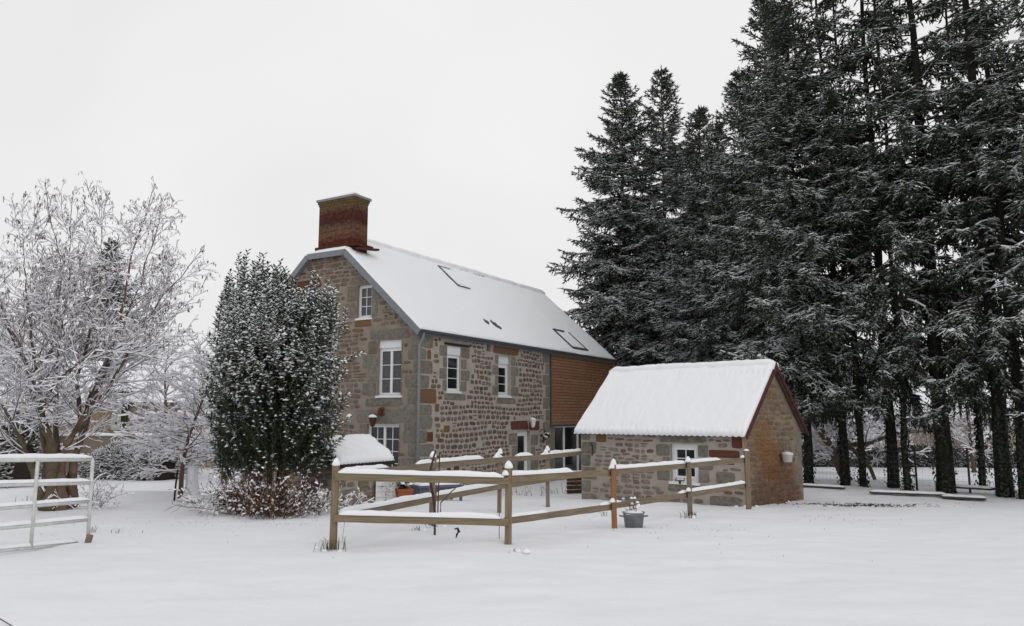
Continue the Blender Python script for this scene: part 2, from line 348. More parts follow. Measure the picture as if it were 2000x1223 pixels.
# a check of the winding of the first shape: outward must be -y on the cap
_v, _f = STONES[0]; _a, _b, _c = (Vector(_v[i]) for i in _f[2])
FLIP = ((_b-_a).cross(_c-_a)).y > 0
if FLIP:
    STONES = [(v, [tuple(reversed(f)) for f in fc]) for v, fc in STONES]; BLOCKS = [(v, [tuple(reversed(f)) for f in fc]) for v, fc in BLOCKS]
_cache = {}
def stone_me(kind, i, m):
    key = (kind, i, m)
    if key not in _cache: _cache[key] = mesh('block' if kind else 'stone', *(BLOCKS if kind else STONES)[i], m, True)
    return _cache[key]
def in_poly(x, y, poly):
    c = False; n = len(poly)
    for i in range(n):
        (x0, y0), (x1, y1) = poly[i], poly[i-1]
        if (y0 > y) != (y1 > y) and x < (x1-x0)*(y-y0)/(y1-y0)+x0: c = not c
    return c
def layout(poly, excl, rows, widths, gap, rnd):
    """coursed rubble: (s, h, w, t) of every stone"""
    s0, s1 = min(p[0] for p in poly), max(p[0] for p in poly); h0, h1 = min(p[1] for p in poly), max(p[1] for p in poly)
    outl = []; h = h0+.01
    while h < h1:
        t = rnd.uniform(*rows); s = s0+rnd.uniform(0, .1)
        while s < s1:
            w_ = rnd.uniform(*widths)*(1.35 if rnd.random() < .12 else 1)*(.8+t/rows[1]*.4)
            two = t > rows[0]*1.45 and rnd.random() < .12
            for (hh, tt) in (((h, t*.5-gap*.2), (h+t*.5, t*.5-gap*.2)) if two else ((h, t),)):
                dz = .035*math.sin(s*1.3+h*1.3)+rnd.uniform(-.022, .022); e_ = rnd.uniform(0, .3)*gap; g_ = rnd.uniform(0, .5)*gap
                a, b, c, d = s+g_, s+w_-gap, hh+dz+e_, hh+tt-gap+dz-rnd.uniform(0, .35)*gap
                ok = all(in_poly(x, y, poly) for x in (a, b) for y in (c, d))
                if ok: ok = not any(a < e[1] and b > e[0] and c < e[3] and d > e[2] for e in excl)
                if ok and rnd.random() > .015: outl.append(((a+b)/2, (c+d)/2, b-a, d-c))
            s += w_
        h += t
    return outl
def lay_stones(parent, fn, stones, m, quota, depth=.016, label=None):
    stones = sorted(stones, key=lambda q: -q[2]*q[3]); rz = 0 if fn is LONG else -math.pi/2
    rnd = random.Random(len(stones))
    for q in stones[:quota]:
        link('stone', stone_me(0, rnd.randrange(14), m), parent, fn(q[0], q[1], 0), (0, rnd.uniform(-.09, .09), rz), (q[2], depth*rnd.uniform(.7, 1.3), q[3]))
    V = []; T = []; n = 0
    for q in stones[quota:]:
        sv, sf = STONES[rnd.randrange(14)]; dp = depth*rnd.uniform(.6, 1.3)
        for x, y, z in sv:
            V.append(fn(q[0]+x*q[2]*(1 if fn is LONG else -1), q[1]+z*q[3], -y*dp))
        T += [tuple(i+n for i in f) for f in sf]; n += len(sv)
    if V: link('small_stone', mesh('small_stone', V, T, m, True), parent, kind='stuff')
def block(parent, fn, s0, s1, h0, h1, name='quoin', m='granite', depth=.022, label=None):
    rz = 0 if fn is LONG else -math.pi/2
    o = link(name, stone_me(1, random.randrange(8), m), parent, fn((s0+s1)/2, (h0+h1)/2, 0), (0, 0, rz), ((s1-s0)*1.0, depth, h1-h0))
    if label: o['label'] = label
    return o

# ------------------------------------------------------------------ ground
def axis(brk):
    o = []
    for a, b, st in brk: o += list(np.arange(a, b, st))
    return np.array(o+[brk[-1][1]])
gx = axis([(-300, -60, 12), (-60, -24, 1.5), (-24, -14, .3), (-14, 15, .14), (15, 26, .3), (26, 60, 1.5), (60, 300, 12)])
gy = axis([(-60, 0, 4), (0, 3, .5), (3, 25, .12), (25, 45, .35), (45, 100, 2), (100, 420, 12)])
X, Y = np.meshgrid(gx, gy); Z = ground(X, Y)
V = np.stack([X, Y, Z], -1).reshape(-1, 3); nx, ny = len(gx), len(gy)
I = np.arange(nx*ny).reshape(ny, nx); T = np.stack([I[:-1, :-1], I[:-1, 1:], I[1:, 1:], I[1:, :-1]], -1).reshape(-1, 4)
link('ground', mesh_np('ground', V, T, 'ground', True), kind='structure')['label'] = 'snow covered garden and field'

# ------------------------------------------------------------------ snow sheets
def snow_slab(P, nu, nv, thick, edge=.05, jit=.012, seed=0, skip=None, wave=None, fade=None):
    """P(a,b)->(point, normal) over the unit square; returns V,F of a rounded slab"""
    V = []; Fc = []
    for j in range(nv+1):
        for i in range(nu+1):
            a, b = i/nu, j/nv; p, n = P(a, b)
            e = min(a*nu/2, (1-a)*nu/2, b*nv/2, (1-b)*nv/2, 1.)
            hgt = thick*(.35+.65*math.sqrt(max(0, 1-(1-e)**2)))
            hgt += (vnoise(a*nu*.35+seed, b*nv*.35, seed)*jit*2+vnoise(a*nu*.11+seed, b*nv*.13, seed+3)*jit*3)*1.
            if wave: hgt += wave(a, b)
            V.append(Vector(p)+Vector(n)*float(hgt))
    N = len(V)
    for j in range(nv+1):
        for i in range(nu+1): p, n = P(i/nu, j/nv); V.append(Vector(p)+Vector(n)*.002)
    idx = lambda i, j: j*(nu+1)+i
    for j in range(nv):
        for i in range(nu): Fc.append((idx(i, j), idx(i+1, j), idx(i+1, j+1), idx(i, j+1)))
    for i in range(nu):
        Fc.append((idx(i+1, 0), idx(i, 0), idx(i, 0)+N, idx(i+1, 0)+N)); Fc.append((idx(i, nv), idx(i+1, nv), idx(i+1, nv)+N, idx(i, nv)+N))
    for j in range(nv):
        Fc.append((idx(0, j), idx(0, j+1), idx(0, j+1)+N, idx(0, j)+N)); Fc.append((idx(nu, j+1), idx(nu, j), idx(nu, j)+N, idx(nu, j+1)+N))
    return V, Fc
def snow_bar(b, p, q, wd, ht, seed=0, segs=None, under=.003, taper=(1, 1)):
    """rounded lumpy ridge of snow lying on a rail between p and q (points on the rail's top)"""
    p = Vector(p); q = Vector(q); L = (q-p).length; segs = segs or max(3, int(L/.07)); d = (q-p).normalized()
    sd = d.cross(Vector((0, 0, 1))).normalized(); V = []; Fc = []
    prof = [(-.55, under), (-.6, .35), (-.42, .82), (0, 1), (.42, .82), (.6, .35), (.55, under)]
    for i in range(segs+1):
        t = i/segs; c = p.lerp(q, t); e = min(1, t*segs*.45*taper[0]+.12, (1-t)*segs*.45*taper[1]+.12)
        k = 1+.30*float(vnoise(t*L*1.7, seed*7.3, 5))+.22*float(vnoise(t*L*11, seed*3.1, 6)); k2 = 1+.5*float(vnoise(t*L*6, seed*3.1, 8))
        for a, h in prof: V.append(c+sd*(a*wd*k2)+Vector((0, 0, (h*ht*k*math.sqrt(e)) if h != under else under)))
        if i:
            for k_ in range(6): a0 = (i-1)*7+k_; Fc.append((a0, a0+7, a0+8, a0+1))
    Fc += [tuple(range(7)), tuple(reversed([segs*7+k_ for k_ in range(7)]))]
    b.add(V, Fc)
def snow_cap(b, c, r, h, seed=0, n=10):
    rr = random.Random(seed); prof = [(1.02, 0), (1.1, .2), (.92, .5), (.60, .8), (.25, .96)]; V = []; Fc = []
    ox, oy = rr.uniform(-.2, .2)*r, rr.uniform(-.2, .2)*r
    for i, (a, z) in enumerate(prof):
        for k in range(n):
            t = 2*math.pi*k/n; q = a*r*(1+rr.uniform(-.06, .06)); V.append((c[0]+q*math.cos(t)+ox*z, c[1]+q*math.sin(t)+oy*z, c[2]+z*h))
        if i:
            for k in range(n): a0 = (i-1)*n+k; a1 = (i-1)*n+(k+1) % n; Fc.append((a0, a1, a1+n, a0+n))
    V.append((c[0]+ox, c[1]+oy, c[2]+h)); t = len(V)-1
    for k in range(n): Fc.append(((len(prof)-1)*n+k, (len(prof)-1)*n+(k+1) % n, t))
    Fc.append(tuple(reversed(range(n)))); b.add(V, Fc)

# ------------------------------------------------------------------ windows
def window(parent, fn, s0, s1, h0, h1, box=.0, cols=1, rows=3, leaves=1, inset=.12, fw=.055, glass='glass', name='window', sill=True, label=None):
    b = B(); fr = .05
    top = h1-box
    wbox(fn, s0, s0+fw, h0, top, -inset-fr, -inset, b); wbox(fn, s1-fw, s1, h0, top, -inset-fr, -inset, b)
    wbox(fn, s0+fw, s1-fw, top-fw, top, -inset-fr, -inset, b); wbox(fn, s0+fw, s1-fw, h0, h0+fw, -inset-fr, -inset, b)
    o = link(name, mesh(name, b.V, b.F, 'white'), parent, label=label)
    iw = (s1-s0-2*fw)/leaves
    for k in range(leaves):
        a = s0+fw+k*iw; c = a+iw; sw = .045
        b = B(); h_a, h_b = h0+fw, top-fw
        wbox(fn, a, a+sw, h_a, h_b, -inset-fr-.01, -inset+.012, b); wbox(fn, c-sw, c, h_a, h_b, -inset-fr-.01, -inset+.012, b)
        wbox(fn, a+sw, c-sw, h_b-sw, h_b, -inset-fr-.01, -inset+.012, b); wbox(fn, a+sw, c-sw, h_a, h_a+sw, -inset-fr-.01, -inset+.012, b)
        link('sash', mesh('sash', b.V, b.F, 'white'), o)
        pa, pb, ph0, ph1 = a+sw, c-sw, h_a+sw, h_b-sw; cw = (pb-pa)/cols; rh = (ph1-ph0)/rows; g = .011
        for i in range(cols):
            for j in range(rows):
                q = B(); wbox(fn, pa+i*cw+(g if i else 0), pa+(i+1)*cw-(g if i < cols-1 else 0), ph0+j*rh+(g if j else 0), ph0+(j+1)*rh-(g if j < rows-1 else 0), -inset-.034, -inset-.024, q)
                link('pane', mesh('pane', q.V, q.F, glass), o)
        q = B()
        for j in range(1, rows): wbox(fn, pa, pb, ph0+j*rh-g, ph0+j*rh+g, -inset-.036, -inset-.006, q)
        for i in range(1, cols): wbox(fn, pa+i*cw-g, pa+i*cw+g, ph0, ph1, -inset-.0375, -inset-.0045, q)
        if q.V: link('glazing_bar', mesh('glazing_bar', q.V, q.F, 'white'), o)
    if box:
        q = B(); wbox(fn, s0+.01, s1-.01, top+.003, h1-.004, -inset-.05, -inset+.045, q); link('shutter_box', mesh('shutter_box', q.V, q.F, 'white'), o)
    if sill:
        q = B(); wbox(fn, s0-.05, s1+.03, h0-.06, h0-.002, -inset-.02, .045, q); link('sill', mesh('sill', q.V, q.F, 'white'), o)
        q = B(); p0, p1 = Vector(fn(s0+.02, h0, -.02)), Vector(fn(s1-.02, h0, -.02)); snow_bar(q, p0, p1, .09, .03, 3); link('sill_snow', mesh('sill_snow', q.V, q.F, 'snow', True), o)
    return o

# ------------------------------------------------------------------ the house
AZ = .5302; HZ = -.85                       # base of the house; heights h are above it (camera at h = 2.5)
house = thing('stone_house', 'tall old stone farmhouse with steep snowy roof, rusty chimney and cedar boarded upper corner', 'house', (-2.926, 24.214, HZ), math.pi/2-AZ)
W, L, HE, HR, SH, HH = 7.93, 15.5, 5.25, 8.84, 3.1, 8.16
tan = (HR-HE)/(W/2)
U_ST = 8.9
# walls
GW = dict(small=(2.01, 2.66, 5.72, 6.85), first=(.70, 1.70, 3.13, 4.94), ground=(.74, 2.10, .12, 2.23), far=(4.6, 5.2, 5.85, 6.9))
LW = dict(w1=(1.52, 2.30, 3.30, 4.82), w2=(4.80, 5.68, 3.22, 4.74), door=(6.2, 7.2, -.15, 1.92))
poly_g = [(0, -.5), (W, -.5), (W, HE), (W-SH, HH-.03), (SH, HH-.03), (0, HE)]
poly_l = [(0, -.5), (U_ST, -.5), (U_ST, HE), (0, HE)]
hl = [LW['w1'], LW['w2'], LW['door'], (3.98, 4.26, 4.80, 5.12)]
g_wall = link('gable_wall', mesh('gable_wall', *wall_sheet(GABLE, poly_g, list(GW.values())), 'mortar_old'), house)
l_wall = link('side_wall', mesh('side_wall', *wall_sheet(LONG, poly_l, hl), 'mortar'), house)
b = B(); b.add([(U_ST, 0, -.5), (U_ST, 0, 2.08), (U_ST, 2.2, 2.08), (U_ST, 2.2, -.5)], [(0, 1, 2, 3)])
b.add([(L, W, -.5), (L, 0, -.5), (L, 0, HE), (L, W/2, HR-.02), (L, W, HE)], [(0, 1, 2, 3, 4)]); b.add([(0, W, -.5), (L, W, -.5), (L, W, HE), (0, W, HE)], [(0, 1, 2, 3)])
b.build('back_wall', 'mortar_old', house)
# dressed blocks on the long wall
ex_l = []
def blk(fn, wall, ex, s0, s1, h0, h1, m='granite', name='quoin', depth=.022, label=None):
    block(wall, fn, s0+.008, s1-.008, h0+.008, h1-.008, name, m, depth, label); ex.append((s0, s1, h0, h1))
rq = random.Random(5)
hts = [-.15, .30, .72, 1.20, 1.62, 2.05, 2.5, 2.86, 3.36, 3.8, 4.25, 4.62, 5.22]
wid = [.55, .8, .62, .85, .5, .75, .7, .95, .55, .72, .38, .75]
for k in range(12):
    m = 'orange_stone' if k == 7 else ('red_stone' if k == 3 and 0 else 'granite')
    blk(LONG, l_wall, ex_l, .0, wid[k], hts[k], hts[k+1], m)
blk(LONG, l_wall, ex_l, .42, .8, 1.66, 2.0, 'red_stone', 'stone'); blk(LONG, l_wall, ex_l, .40, .62, 4.28, 4.6, 'orange_stone', 'stone')
blk(LONG, l_wall, ex_l, .85, 1.1, 2.62, 2.9, 'orange_stone', 'stone'); blk(LONG, l_wall, ex_l, 1.95, 2.3, .62, 1.2, 'red_stone', 'stone')
blk(LONG, l_wall, ex_l, 1.55, 1.8, .55, .82, 'red_stone', 'stone'); blk(LONG, l_wall, ex_l, 1.25, 1.5, .5, .72, 'red_stone', 'stone')
blk(LONG, l_wall, ex_l, 1.45, 1.8, .2, .5, 'orange_stone', 'stone'); blk(LONG, l_wall, ex_l, 1.35, 1.72, 1.95, 2.2, 'orange_stone', 'stone')
for (s0, s1, h0, h1), sd in ((LW['w1'], 0), (LW['w2'], 1)):
    hh = h0
    for k in range(4):
        nh = h0+(h1-h0)*(k+1)/4; wl = .26+.2*((k+sd) % 2); wr = .5 if (k+sd) % 2 else .3
        blk(LONG, l_wall, ex_l, s0-wl, s0-.005, hh, nh); blk(LONG, l_wall, ex_l, s1+.005, s1+wr+.1, hh, nh); hh = nh
    blk(LONG, l_wall, ex_l, s0-.2, s1+.4, h0-.3, h0-.065, name='sill_stone')
wbox(LONG, 1.35, 2.78, 4.84, 4.91, -.05, .07).build('timber_lintel', 'darkwood', l_wall); ex_l.append((1.3, 2.8, 4.8, 4.94))
blk(LONG, l_wall, ex_l, 4.38, 6.35, 4.76, 5.14, 'orange_stone', 'lintel', label='rust coloured stone lintel')
blk(LONG, l_wall, ex_l, 5.65, 7.05, 1.94, 2.32, 'red_stone', 'lintel', label='dark red stone lintel over the door'); blk(LONG, l_wall, ex_l, 7.08, 8.0, 1.9, 2.3, 'red_stone', 'lintel')
for k in range(4):
    blk(LONG, l_wall, ex_l, 5.75-.25*(k % 2), 6.19, -.05+k*.48, .43+k*.48); blk(LONG, l_wall, ex_l, 7.21, 7.6+.25*(k % 2), -.05+k*.46, .41+k*.46)
for k in range(11): blk(LONG, l_wall, ex_l, U_ST-(.42 if k % 2 else .66), U_ST-.01, -.1+k*.475, .375+k*.475, 'granite')
wbox(LONG, 3.96, 4.28, 4.78, 5.14, -.215, -.205).build('slot', 'dark', l_wall)
ex_l += [(3.9, 4.34, 4.72, 5.2)] + [LW[k] for k in LW]
st_l = layout(poly_l, ex_l, (.125, .205), (.12, .31), .036, random.Random(2))
lay_stones(l_wall, LONG, st_l, 'stone', 140, .020)
# gable
ex_g = []
for k in range(12): blk(GABLE, g_wall, ex_g, .0, wid[(k+1) % 12]*(.8 if k < 9 else .62), hts[k], hts[k+1])
def jambs(fn, wall, ex, s0, s1, h0, h1, n, wl, wr, cols=None):
    hh = h0
    for k in range(n):
        nh = h0+(h1-h0)*(k+1)/n
        blk(fn, wall, ex, s0-(wl if k % 2 else wl*.6), s0-.004, hh, nh, (cols or {}).get(('r', k), 'granite')); blk(fn, wall, ex, s1+.004, s1+(wr if k % 2 else wr*1.5), hh, nh, (cols or {}).get(('l', k), 'granite')); hh = nh
ex_g += []
jambs(GABLE, g_wall, ex_g, *GW['small'], 2, .45, .45, {('l', 1): 'stone_old'})
blk(GABLE, g_wall, ex_g, 1.9, 3.0, 6.86, 7.15, 'stone_old', 'lintel'); blk(GABLE, g_wall, ex_g, 2.0, 2.75, 5.42, 5.66, 'orange_stone', 'sill_stone')
jambs(GABLE, g_wall, ex_g, *GW['first'], 4, .0, .42, {('l', 3): 'stone_old'})
blk(GABLE, g_wall, ex_g, .35, 2.1, 4.95, 5.30, name='lintel'); blk(GABLE, g_wall, ex_g, .62, 2.25, 2.78, 3.06, name='sill_stone')
jambs(GABLE, g_wall, ex_g, *GW['ground'], 4, .0, .3)
blk(GABLE, g_wall, ex_g, .45, 2.6, 2.25, 2.72, name='lintel'); blk(GABLE, g_wall, ex_g, 4.3, 5.5, 6.92, 7.25, 'red_stone', 'lintel', label='dark red lintel'); 
blk(GABLE, g_wall, ex_g, 3.95, 4.55, 6.2, 6.9); blk(GABLE, g_wall, ex_g, 3.9, 4.55, 5.8, 6.15)
ex_g += list(GW.values())
pg = [(.0, -.4), (W, -.4), (W, HE), (W-SH, HH-.15), (SH, HH-.15), (.02, HE-.05)]
st_g = layout(pg, ex_g, (.10, .19), (.14, .42), .022, random.Random(3))
st_g = [q for q in st_g if q[0] < 5.8]+[q for q in st_g if q[0] >= 5.8]
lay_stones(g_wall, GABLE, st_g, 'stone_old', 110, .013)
# windows and doors
window(house, GABLE, *GW['small'], cols=2, rows=3, label='small white window high in the gable', glass='curtain')
window(house, GABLE, *GW['first'], box=.26, cols=1, rows=3, leaves=2, glass='curtain', label='tall white two leaf window with roller shutter box')
window(house, GABLE, *GW['ground'], cols=2, rows=5, leaves=2, sill=False, label='white french window with small panes')
window(house, GABLE, *GW['far'], cols=2, rows=3, label='small gable window partly hidden by the laurel')
window(house, LONG, *LW['w1'], box=.30, cols=1, rows=3, inset=.05, label='narrow white window under a dark timber lintel')
window(house, LONG, *LW['w2'], box=.32, cols=1, rows=3, inset=.14, fw=.10, label='narrow white window set deep under the rust lintel')
dr = B(); a, c, h0, h1 = LW['door']
for q in ((a+.02, a+.22, h0, h1-.02), (c-.22, c-.02, h0, h1-.02), (a+.22, c-.22, h1-.2, h1-.02), (a+.22, c-.22, h0, .28)): wbox(LONG, *q, -.2, -.13, dr)
door = link('door', mesh('door', dr.V, dr.F, 'white'), house, label='white door with tall dark glass panel')
wbox(LONG, a+.22, c-.22, .28, h1-.2, -.175, -.165).build('pane', 'glass', door); wbox(LONG, a+.1, a+.13, .95, 1.1, -.13, -.07).build('handle', 'zinc', door)
# recessed glazing under the boarded corner
gl = B(); wbox(LONG, U_ST, 9.35, -.5, 2.08, -.3, -.02, gl); wbox(LONG, 14.6, L, -.5, 2.08, -.3, -.02, gl); wbox(LONG, 9.35, 14.6, -.5, .0, -.3, -.03, gl)
gl.build('pier', 'granite', house)
gf = B(); xs = [9.35, 10.4, 11.75, 13.1, 14.6]
for x in xs: wbox(LONG, x-(.0 if x == 9.35 else .06), x+(.0 if x == 14.6 else .06), .0, 2.08, -.2, -.12, gf)
wbox(LONG, 9.41, 14.54, 2.0, 2.075, -.195, -.125, gf); wbox(LONG, 9.41, 14.54, .003, .07, -.195, -.125, gf)
gw = link('glazed_wall', mesh('glazed_wall', gf.V, gf.F, 'white'), house, label='dark patio glazing with pale grey posts below the boarding')
for i in range(4): wbox(LONG, xs[i]+.062, xs[i+1]-.062, .072, 1.998, -.17, -.16).build('pane', 'glass', gw)
# cedar boarding
sd = B(); wbox(LONG, U_ST+.01, L, 2.10, HE-.02, -.2, .0, sd)
clad = link('boarding', mesh('boarding', sd.V, sd.F, 'darkwood'), house, label='honey brown cedar boarding')
nb = 25; bh = (HE-.06-2.10)/nb
for k in range(nb):
    x = U_ST+.04; first = True
    while x < L-.02:
        le = (random.uniform(2.2, 3.8) if not first else random.uniform(.8, 3.8)); x1 = min(L, x+le); first = False
        if L-x1 < .5: x1 = L
        o = wbox(LONG, x, x1-.006, 2.10+k*bh+.02, 2.10+(k+1)*bh, .003, .045).build('board', 'board', clad); x = x1
b = B(); b.box(L-.04, L+.03, 0.02, 2.2, 2.1, HE, 0); b.build('corner_board', 'board', clad)
wbox(LONG, U_ST-.03, U_ST+.035, 2.06, HE-.03, .0, .06).build('edge_trim', 'dark_zinc', clad); wbox(LONG, U_ST-.02, L+.03, 2.04, 2.098, -.25, .055).build('edge_trim', 'dark_zinc', clad)
# roof
sl_ = math.hypot(W/2, HR-HE); OV = .10; HU = 1.35    # ridge starts at u = HU
def rp_(u, v, off=0): return (u, v, HE+tan*(v if v < W/2 else W-v)+off)
nR = Vector((0, -(HR-HE), W/2)).normalized(); nL = Vector((0, HR-HE, W/2)).normalized()
u0 = -.18; b = B(); TH = .14
def slab(pts, n, th):
    n = Vector(n).normalized(); k = len(pts); V = [Vector(p) for p in pts]+[Vector(p)-n*th for p in pts]
    Fc = [tuple(range(k)), tuple(reversed(range(k, 2*k)))]+[(i, i+k, (i+1) % k+k, (i+1) % k) for i in range(k)]
    return V, Fc
HH = HE+tan*SH; hipn = (Vector((u0, W-SH, HH))-Vector((u0, SH, HH))).cross(Vector((HU, W/2, HR))-Vector((u0, SH, HH))); hipn = -hipn if hipn.z < 0 else hipn; hipn.normalize()
LO = L+.15
def sub(p, d): return (p[0], p[1], p[2]+d)
HH0 = HE+tan*SH; right = [rp_(u0, -OV), rp_(LO, -OV), (LO, W/2, HR), (HU, W/2, HR), (u0, SH, HH0)]
left = [(u0, W-SH, HH0), (HU, W/2, HR), (LO, W/2, HR), rp_(LO, W+OV), rp_(u0, W+OV)]
left[3] = (LO, W+OV, HE-tan*OV); left[4] = (u0, W+OV, HE-tan*OV)
hip = [(u0, SH, HH0), (HU, W/2, HR), (u0, W-SH, HH0)]
b.add(*slab([sub(p, .05) for p in right], nR, TH)); b.add(*slab([sub(p, .05) for p in left], nL, TH)); b.add(*slab([sub(p, .05) for p in hip], hipn, TH))
roof = b.build('roof', 'zinc', house)
# bargeboards, eaves band
for n_, (p, q) in enumerate([(rp_(u0-.02, -OV-.03), (u0-.02, SH, HH)), ((u0-.02, W-SH, HH), (u0-.02, W+OV, HE-tan*OV)), ((u0-.02, SH, HH), (u0-.02, W-SH, HH))]):
    B().beam(sub(p, -.04), sub(q, -.04), .05, .2, up=(0, 0, 1)).build('bargeboard', 'zinc', roof)
B().beam((-.2, -OV-.07, HE-.1), (LO, -OV-.07, HE-.1), .11, .09).build('gutter', 'dark_zinc', roof)
B().beam((.0, -.045, HE-.14), (LO, -.045, HE-.14), .07, .13).build('soffit', 'zinc', roof)
B().tube([(-.03, -OV-.07, HE-.12), (-.03, -OV-.07, HE-.3), (-.09, -.07, HE-.55), (-.09, -.07, 2.6), (-.09, -.07, .9)], .05, 10).build('downpipe', 'zinc', roof, smooth=True)
B().tube([(-.09, -.07, .9), (-.09, -.07, -.1)], .056, 10).build('downpipe', 'zinc', roof, smooth=True)
# roof snow
SKY = [(5.80, 6.62, 2.55, 3.55, 0), (11.3, 12.85, .12, 1.08, 1)]
def Pq(a, b_):
    v = -OV-.05+b_*(W/2+OV+.05); vh = v
    ustart = u0 if v < SH else u0+(HU-u0)*(v-SH)/(W/2-SH)
    u = ustart+(LO-ustart)*a**1.0; return rp_(u, v, .058), nR
def wv(a, b_):
    v = -OV-.05+b_*(W/2+OV+.05); u = u0+(LO-u0)*a; h = 0
    for s0, s1, v0, v1, k in SKY:
        if s0+.05 < u < s1-.03 and v0+.05 < v < v1-.05: h -= .02
    # snow sagging round the two vent slots
    for cu, cv, ru, rv in ((5.15, .77, .16, .14), (5.72, .70, .22, .22)):
        q = ((u-cu)/ru)**2+((v-cv)/rv)**2
        if q < 1.6: h -= .05*math.exp(-q)
    if 7.7 < u < 9.8 and v > 3.82: h -= .03*max(0, math.sin(u*5.3)*.6+math.sin(u*11)*.4)
    return h+.05*float(vnoise(u*1.3, 7.1, 3))*math.exp(-((v+.15)/.12)**2)+.012*float(vnoise(u*.9, v*1.1, 12))+.008*float(vnoise(u*2.5, v*5, 13))
V, Fc = snow_slab(Pq, 150, 44, .055, jit=.006, seed=2, wave=wv); link('roof_snow', mesh('roof_snow', V, Fc, 'snow', True), roof)
V, Fc = snow_slab(lambda a, b_: ((u0+(HU-u0)*b_, SH+(W-2*SH)*a+(W/2-(SH+(W-2*SH)*a))*b_, HH+(HR-HH)*b_+.055), hipn), 24, 14, .05, jit=.008, seed=4)
link('roof_snow', mesh('roof_snow', V, Fc, 'snow', True), roof)
V, Fc = snow_slab(lambda a, b_: ((u0+(HU-u0)*max(0, (b_-.78)/.22)*0+(LO-u0)*a, W+OV-(W/2+OV-(0 if a > .09 else .86*(1-a/.09)))*b_, HE-tan*OV+tan*(W/2+OV-(0 if a > .09 else .86*(1-a/.09)))*b_+.055), nL), 40, 20, .055, jit=.008, seed=6)
link('roof_snow', mesh('roof_snow', V, Fc, 'snow', True), roof)
b = B(); b.tube([(HU+.1, W/2, HR+.05), (LO+.01, W/2, HR+.05)], .06, 8); b.build('ridge_tile', 'zinc', roof)
b = B(); snow_bar(b, (HU+.1, W/2, HR+.0), (LO+.03, W/2, HR+.0), .34, .165, 9, 90, under=-.2); b.build('ridge_snow', 'snow', roof, smooth=True)
for k, (u, du) in enumerate([(7.75, .35), (8.2, .25), (8.75, .3), (9.1, .2), (9.45, .2)]):
    p = rp_(u, W/2-.2, .115); q = rp_(u+du, W/2-.21, .115); B().beam(p, q, .05, .035, up=tuple(nR)).build('bare_patch', 'dark_zinc', roof)
for s0, s1, v0, v1, k in SKY:
    sk = B(); off = .12; fwd = .075
    def edge(ua, va, ub, vb, wd): sk.beam(rp_(ua, va, off), rp_(ub, vb, off), wd, .11, up=tuple(nR))
    edge(s0, v0, s0, v1, fwd); edge(s0-.03, v0, s1+.03, v0, fwd*1.2)
    
    if k: edge(s1-.02, v0, s1-.02, v1, .02); edge(s0-.03, v1, s1-.5, v1, fwd)
    so_ = sk.build('skylight', 'dark_zinc', house, label='roof window half buried in snow'); V, Fc = snow_slab(lambda a, c_: (rp_(s0+.04+(s1-s0-.06)*a, v0+.05+(v1-v0-.1)*c_, .10), nR), 14, 14, .06 if k else .075, jit=.004, seed=8+k)
    link('snow', mesh('snow', V, Fc, 'snow', True), so_)
    if not k:
        q = B(); snow_bar(q, rp_(s0+.1, v0-.03, .16), rp_(s1+.05, v0-.03, .16), .10, .06, 12); q.build('snow', 'snow', so_, smooth=True)
        q = B(); snow_bar(q, rp_(s0+.05, v1, .15), rp_(s1+.05, v1, .15), .10, .04, 14); q.build('snow', 'snow', so_, smooth=True)
for (ua, va, ub, vb, wd) in ((5.08, .86, 5.2, .68, .10), (5.57, .86, 5.86, .52, .17)):
    o = B().beam(rp_(ua, va, .09), rp_(ub, vb, .09), wd, .09, up=tuple(nR), segs=5, jit=.015).build('roof_vent', 'dark_zinc', roof)
# chimney
CV0, CV1, CU0, CU1, CT = 3.08, 4.72, .2, .92, 10.12
b = B(); b.box(CU0, CU1, CV0, CV1, HE+2, CT-.1); ch = b.build('chimney', 'chimney', house, label='big rusty stone chimney with dark red bands')
st = layout([(CV0-.005, 8.3), (CV1+.005, 8.3), (CV1+.005, 9.9), (CV0-.005, 9.9)], [], (.16, .24), (.25, .45), .014, random.Random(6))
for q_ in st: link('stone', stone_me(1, random.randrange(8), 'chimney'), ch, (CU0, q_[0], q_[1]), (0, 0, -math.pi/2), (q_[2]+.006, .022, q_[3]+.006))
st = layout([(CU0-.005, 8.3), (CU1+.005, 8.3), (CU1+.005, 9.9), (CU0-.005, 9.9)], [], (.16, .24), (.2, .34), .014, random.Random(7))
for q_ in st: link('stone', stone_me(1, random.randrange(8), 'chimney'), ch, (q_[0], CV0, q_[1]), (0, 0, 0), (q_[2]+.006, .022, q_[3]+.006))
def band(h0, h1, m, g): B().box(CU0-g, CU1+g, CV0-g, CV1+g, h0, h1).build('band', m, ch)
band(9.90, 9.98, 'chimney', .02); band(9.98, 10.06, 'chimney', .045); band(10.06, 10.14, 'zinc', .085)
b = B(); b.box(CU0-.10, CU1+.1, CV0-.2, CV1+.06, 8.30, 8.40); b.build('flashing', 'chimney_band', ch)
B().beam((CU0+.0, CV0-.2, 8.2), (CU1+.3, CV0-.24, 8.32), .16, .07).build('flashing', 'redboard', ch)
V, Fc = snow_slab(lambda a, b_: ((CU0-.08+(CU1-CU0+.16)*a, CV0-.08+(CV1-CV0+.16)*b_, 10.14), Vector((0, 0, 1))), 14, 22, .07, jit=.02, seed=5)
link('snow', mesh('snow', V, Fc, 'snow', True), ch)
B().lathe([(.04, 0), (.05, .1), (0, .12)], (.5, 4.1, 10.2), 8).build('chimney_pot', 'dark_zinc', ch)
